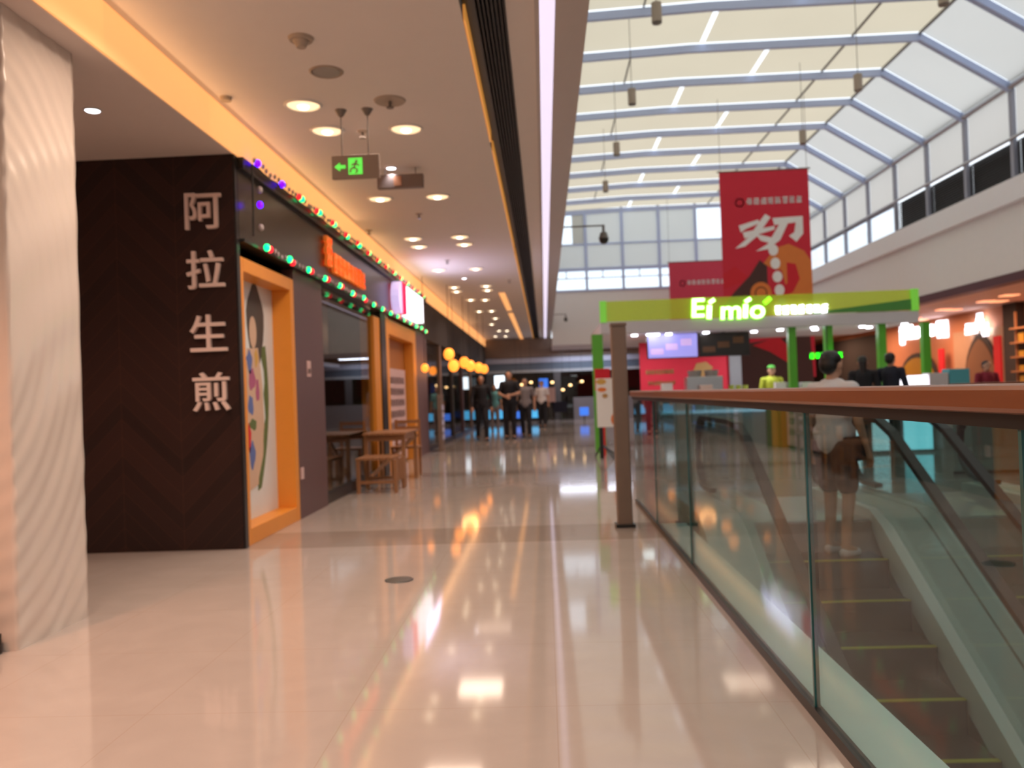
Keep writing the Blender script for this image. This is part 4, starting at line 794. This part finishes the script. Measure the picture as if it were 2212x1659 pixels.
for i, (u0, u1, v, mm) in enumerate(((1952, 2005, 812, 'e_white'), (2008, 2050, 806, 'cloth_white'), (2052, 2096, 797, 'e_cyan'))):
    a = at(u0, v, 1, 15.1); b = at(u1, v, 1, 15.1); tag(MB().box((a.x, 15.12, 1.041), (b.x, 15.42, a.z)).build('counter_box', mat('teal carton', (.10, .42, .50), .5) if i == 2 else mm, bevel=.01), ['white lit box', 'pale carton', 'teal carton'][i]+' on the service counter right of the kiosk', 'box', 'boxes on the service counter')
p = at(1800, 765, 1, 15.6); tt = thing('green_sign', (p.x, 15.9, 1.7), 'small bright green lit sign between the kiosk posts', 'lit sign'); m = MB(); strokes(m, 0, 0, .62, .11, 6, random.Random(4), FRONT, (p.x-.34, 15.9, p.z-.06), .01, .25); m.build('letters', 'e_green', tt); MB().cyl((p.x, 15.92, p.z), (p.x, 15.92, 2.28), .01, n=6).build('hanger', 'black', tt)
# ================================================================ RAILINGS
def railing(name_label, pts, top, along='y', x=.93, joints=()):
    t = thing('glass_railing', pts[0], name_label, 'railing')
    a, b = Vector(pts[0]), Vector(pts[1]); d = (b-a).normalized()
    MB().bar(a+Vector((0, 0, top-.03)), b+Vector((0, 0, top-.03)), .075, .06).build('handrail', 'railw', t, bevel=.012)
    MB().bar(a+Vector((0, 0, top-.075)), b+Vector((0, 0, top-.075)), .03, .03).build('rail_channel', 'black', t)
    MB().bar(a+Vector((0, 0, .02)), b+Vector((0, 0, .02)), .035, .04).build('base_channel', 'black', t)
    js = [0]+[j for j in joints]+[(b-a).length]
    for j0, j1 in zip(js, js[1:]):
        p, q = a+d*(j0+.012), a+d*(j1-.012)
        MB().bar(p+Vector((0, 0, (top-.05)/2)), q+Vector((0, 0, (top-.05)/2)), .012, top-.10).build('glass_panel', 'glass', t)
    for j in js[1:-1]:
        p = a+d*j; MB().bar(p+Vector((0, 0, .04)), p+Vector((0, 0, top-.06)), .02, .012, up=(0, 1, 0)).build('joint_strip', 'gedge', t)
    return t
railing('glass railing with reddish wood handrail running beside the escalator well', ((.935, -2.6, 0), (.935, 8.9, 0)), 1.185, joints=(1.3, 2.9, 4.27, 5.64, 8.15, 9.85))
railing('second glass railing with wood handrail beyond the escalators at the right', ((5.05, 10.6, 0), (9.3, 10.6, 0)), 1.13, joints=(1.4, 2.8))
t = MB().box((.96, 7.27, 0), (1.27, 7.29, 1.0)).build('well_end_glass', 'glass'); tag(t, 'short greenish glass panel closing the corner of the escalator well', 'glass panel')
# well walls
struct(MB().box((1.0, -3.2, -4.6), (1.15, 7.25, -.35)), 'wall_well_left', 'shirtgrey'); struct(MB().box((1.0, 7.25, -4.6), (4.9, 7.4, -.35)), 'wall_well_end', 'shirtgrey'); struct(MB().box((4.9, -3.2, -4.6), (5.0, 7.4, -.35)), 'wall_well_right', 'shirtgrey'); struct(MB().box((1.0, -3.3, -4.6), (5.0, -3.2, -.35)), 'wall_well_near', 'shirtgrey')
# ================================================================ ESCALATORS
TN = math.tan(math.radians(30)); YC = 7.3
def esc(xl, xr, label, deckl, deckr):
    t = thing('escalator', ((xl+xr)/2, YC, 0), label, 'escalator', 'pair of escalators'); yb = YC-4.4/TN+.2
    def sl(y, z): return z+(min(y, YC)-YC)*TN
    # steps
    y = YC-.0; n = 0
    while n < 19:
        y1 = YC-.4*n; z1 = -.231*n-.02
        o = MB().box((xl+.1, y1-.4, z1-.231-.02), (xr-.1, y1, z1-.231)).box((xl+.1, y1-.42, z1-.231-.23), (xr-.1, y1-.4, z1-.231)); o.build('step', 'step', t)
        MB().box((xl+.1, y1-.425, z1-.233), (xr-.1, y1-.385, z1-.227)).build('yellow_edge', 'yellow', t.children[-1]); n += 1
    MB().box((xl+.08, YC, -.02), (xr-.08, 8.9, .012)).build('landing_plate', 'inox', t)
    m = MB().bar(((xl+xr)/2, YC, -.75), ((xl+xr)/2, YC-7.4, -.75-7.4*TN), xr-xl+.1, .25); m.build('truss', 'shirtgrey', t)
    for x, dk, sg in ((xl, deckl, -1), (xr, deckr, 1)):
        x0, x1 = sorted((x-sg*.08, x+sg*dk))
        prof = [(8.95, .10), (8.95, 0), (YC, 0.0), (YC-.3, -.3), (YC-7.4, -.3-7.1*TN), (YC-7.4, -7.1*TN+.0), (YC-.25, .0), (YC, .10)]
        MB().prism(prof, 0, x0, x1).build('side_deck', 'deck', t)
        g = [(8.85, .10), (YC, .10), (YC-.3, 0.0), (YC-7.3, -7.0*TN), (YC-7.3, -7.0*TN+.75), (YC-.3, .76), (YC, .84), (8.85, .84)]
        MB().prism(g, 0, x-.006, x+.006).build('balustrade_glass', 'glass', t)
        pts = [Vector((x, YC-7.3, -7.0*TN+.78)), Vector((x, YC-.35, .77)), Vector((x, YC-.1, .86)), Vector((x, YC+.2, .88)), Vector((x, 8.75, .88))]
        for i in range(1, 9): a = math.pi*i/8; pts.append(Vector((x, 8.75+.36*math.sin(a), .52+.36*math.cos(a))))
        pts.append(Vector((x, 8.4, .16)))
        m = MB()
        for a, b in zip(pts, pts[1:]): m.bar(a, b, .075, .045)
        for a in pts[1:-1]: m.ball(a, (.036, .024, .024), 8, 6)
        m.build('handrail', 'rubber', t)
    return t
esc(1.64, 2.83, 'near escalator with black handrails right of the glass railing', .35, .30)
esc(3.27, 4.42, 'farther escalator with black handrails at the right edge', .12, .3)
lamp('AREA', 'lower level light', (3, 1.5, -1.2), 3, (.9, 1, .95), size=2)
p = at(862, 1253, 2, 0); t = thing('floor_socket', p, 'round dark metal floor socket lid in the polished floor', 'floor socket'); MB().ring(p+Vector((0, 0, .004)), .08, .095, .002).build('rim', 'inox', t); MB().cyl(p, p+Vector((0, 0, .004)), .085, .085, 28).build('lid', 'drain', t)
# ================================================================ PEOPLE
def solid(parts, name, m, parent, vox=.008, sm=4):
    """parts: tapered capsules (p, q, r1, r2) and balls (c, (rx,ry,rz)) fused into one continuous surface"""
    mb = MB()
    for p in parts:
        if len(p) == 2: mb.ball(p[0], p[1], 14, 10)
        else:
            a, b = Vector(p[0]), Vector(p[1]); mb.cyl(a, b, p[2], p[3], 12); mb.ball(a, (p[2],)*3, 12, 8); mb.ball(b, (p[3],)*3, 12, 8)
    me = bpy.data.meshes.new(name); me.from_pydata([tuple(v) for v in mb.v], [], mb.f); o = bpy.data.objects.new(name, me); C.objects.link(o)
    r = o.modifiers.new('r', 'REMESH'); r.mode = 'VOXEL'; r.voxel_size = vox; r.use_smooth_shade = True
    s = o.modifiers.new('s', 'SMOOTH'); s.iterations = sm; s.factor = .5
    dg = bpy.context.evaluated_depsgraph_get(); dg.update(); me2 = bpy.data.meshes.new_from_object(o.evaluated_get(dg)); bpy.data.objects.remove(o)
    me2.materials.clear(); me2.materials.append(M[m]); me2.polygons.foreach_set('use_smooth', [True]*len(me2.polygons))
    o = bpy.data.objects.new(name, me2); C.objects.link(o); o.parent = parent; return o
def person(loc, face, h, label, top, bottom, pose='stand', shorts=False, sleeve='short', cap=None, longhair=False, bag=None, vox=.009):
    """figure facing +Y before turning by `face` (radians about Z)"""
    t = thing('person', loc, label, 'person'); t.rotation_euler = (0, 0, face); k = h/1.70
    V = lambda x, y, z: Vector((x*k, y*k, z*k))
    sw = .16 if pose == 'walk' else .02
    hipL, hipR = V(-.09, 0, .90), V(.09, 0, .90)
    kneeL, kneeR = V(-.10, sw*.9+.03, .49), V(.10, -sw*.2+.03, .49); ankL, ankR = V(-.10, sw*1.3, .08), V(.10, -sw*1.9, .10 if pose == 'walk' else .08)
    shL, shR = V(-.185, 0, 1.39), V(.185, 0, 1.39)
    if pose == 'fold': elL, elR, haL, haR = V(-.26, .03, 1.14), V(.26, .03, 1.14), V(-.06, .20, 1.10), V(.06, .21, 1.06)
    elif pose == 'hold': elL, elR, haL, haR = V(-.25, .02, 1.12), V(.25, .02, 1.12), V(-.16, .24, 1.08), V(.16, .24, 1.08)
    else: elL, elR, haL, haR = V(-.25, -.02-sw*.4, 1.12), V(.25, -.02+sw*.4, 1.12), V(-.26, .06-sw*.6, .88), V(.26, .06+sw*.8, .88)
    body = [(V(0, 0, 1.46), V(0, .01, 1.55), .052*k, .05*k), (V(0, .015, 1.60), V(.073, .088, .082)), (V(0, .01, 1.62), V(.078, .094, .085)), (V(0, .045, 1.54), V(.052, .055, .05)), (V(0, .108, 1.585), V(.012, .016, .016)), (V(-.078, .01, 1.59), V(.012, .018, .03)), (V(.078, .01, 1.59), V(.012, .018, .03)),
            (V(0, 0, 1.0), V(0, 0, 1.32), .125*k, .14*k), (shL, shR, .06*k, .06*k), (hipL, hipR, .10*k, .10*k), (V(0, .098, 1.545), V(.022, .01, .008))]
    for a, b, c in ((hipL, kneeL, ankL), (hipR, kneeR, ankR)): body += [(a, b, .085*k, .055*k), (b, c, .055*k, .036*k), (c, c+V(0, .13, -.045), .036*k, .03*k)]
    for a, b, c, sd in ((shL, elL, haL, -1), (shR, elR, haR, 1)):
        body += [(a, b, .048*k, .038*k), (b, c, .037*k, .026*k)]
        d = (c-b).normalized(); side = d.cross(Vector((0, 1, 0)) if abs(d.y) < .8 else Vector((0, 0, 1))).normalized(); pm = c+d*.05*k
        body += [(c, pm, .026*k, .030*k)]
        for q, L in enumerate((.065, .078, .073, .058)):
            b0 = pm+side*(q-1.5)*.019*k+d*.015*k; nrm = d.cross(side); mid = b0+d*L*.55*k+nrm*.010*k; body += [(b0, mid, .0095*k, .009*k), (mid, mid+d*L*.4*k+nrm*.02*k, .009*k, .008*k)]
        body += [(c+d*.02*k, c+d*.055*k-side*.045*k*sd, .012*k, .010*k)]
    solid(body, 'body', 'skin', t, vox)
    # clothes
    shirt = [(V(0, 0, .96), V(0, 0, 1.12), .152*k, .140*k), (V(0, 0, 1.12), V(0, 0, 1.33), .142*k, .155*k), (shL, shR, .070*k, .070*k), (V(-.06, 0, 1.42), V(.06, 0, 1.42), .066*k, .066*k), (V(-.07, 0, 1.02), V(.07, 0, 1.02), .12*k, .12*k)]
    for a, b, c in ((shL, elL, haL), (shR, elR, haR)):
        if sleeve == 'short': shirt += [(a, a.lerp(b, .62), .066*k, .060*k)]
        else: shirt += [(a, b, .062*k, .052*k), (b, b.lerp(c, .92), .050*k, .040*k)]
    solid(shirt, 'shirt', top, t, .011)
    pants = [(hipL, hipR, .118*k, .118*k), (V(-.05, 0, .97), V(.05, 0, .97), .115*k, .115*k)]
    for a, b, c in ((hipL, kneeL, ankL), (hipR, kneeR, ankR)):
        if shorts: pants += [(a, a.lerp(b, .75), .105*k, .090*k)]
        else: pants += [(a, b, .100*k, .072*k), (b, c, .070*k, .055*k)]
    solid(pants, 'shorts' if shorts else 'trousers', bottom, t, .011)
    for a in (ankL, ankR): solid([(a+V(0, -.03, -.045), a+V(0, .14, -.05), .04*k, .036*k)], 'shoe', 'cloth_black' if not shorts else 'cloth_white', t, .01)
    hp = [(V(0, -.012, 1.645), V(.088, .098, .078)), (V(0, -.045, 1.60), V(.080, .068, .085))]
    if longhair: hp += [(V(0, -.06, 1.6), V(0, -.085, 1.38), .07*k, .05*k)]
    solid(hp, 'hair', 'hair', t, .009)
    for x in (-.03, .03): MB().ball(V(x, .098, 1.612), (.011*k, .006*k, .007*k), 8, 6).build('eye', 'eye', t, local=True)
    if cap: solid([(V(0, 0, 1.675), V(.092, .10, .055)), (V(0, .10, 1.665), V(.07, .07, .012))], 'cap', cap, t, .01)
    if bag:
        MB().box(V(.15, -.10, .80), V(.25, .12, 1.0)).build('bag', bag, t, bevel=.02*k, local=True)
    return t
P = math.pi
def pt(u, v, Y): p = at(u, v, 1, Y); return (p.x, Y, 0)
person((2.42, 7.12, -.25), -1.0, 1.70, 'person in white shirt and dark shorts with black bag standing on the near escalator', 'cloth_white', 'cloth_black', shorts=True, bag='cloth_black', vox=.008)
person(pt(1868, 900, 14.55), -.3, 1.62, 'person in black standing at the lit coolers right of the white shirt', 'cloth_black', 'cloth_navy', longhair=True, sleeve='long')
person(pt(1928, 900, 14.55), -.8, 1.66, 'person in navy leaning at the counter before the freezer case', 'cloth_navy', 'cloth_black', 'hold', sleeve='long')
person(pt(1668, 850, 17.4), P, 1.58, 'kiosk worker in green cap and lime shirt behind the counter', 'cloth_lime', 'cloth_black', 'hold', cap='cap')
person(pt(2133, 850, 16.5), P, 1.50, 'person in dark red top behind the service counter at the right', 'cloth_red', 'cloth_black', 'hold')
person(pt(1041, 900, 21.8), P+.15, 1.70, 'person all in black walking on the left of the group', 'cloth_black', 'cloth_black', 'walk', sleeve='long')
person(pt(1102, 900, 22.2), P-.1, 1.80, 'tallest person in black shirt and trousers, middle of the walking group', 'cloth_black', 'cloth_black', 'fold')
person(pt(1136, 900, 22.6), P, 1.60, 'person in grey top and black trousers on the right of the walking group', 'cloth_grey', 'cloth_black', 'walk')
person(pt(1069, 900, 27), P+.2, 1.5, 'distant person in teal top between the two people in black', 'cloth_teal', 'cloth_grey')
person(pt(1172, 900, 29), P-.3, 1.6, 'distant person in pale top and dark trousers right of the walking group', 'cloth_white', 'cloth_black')
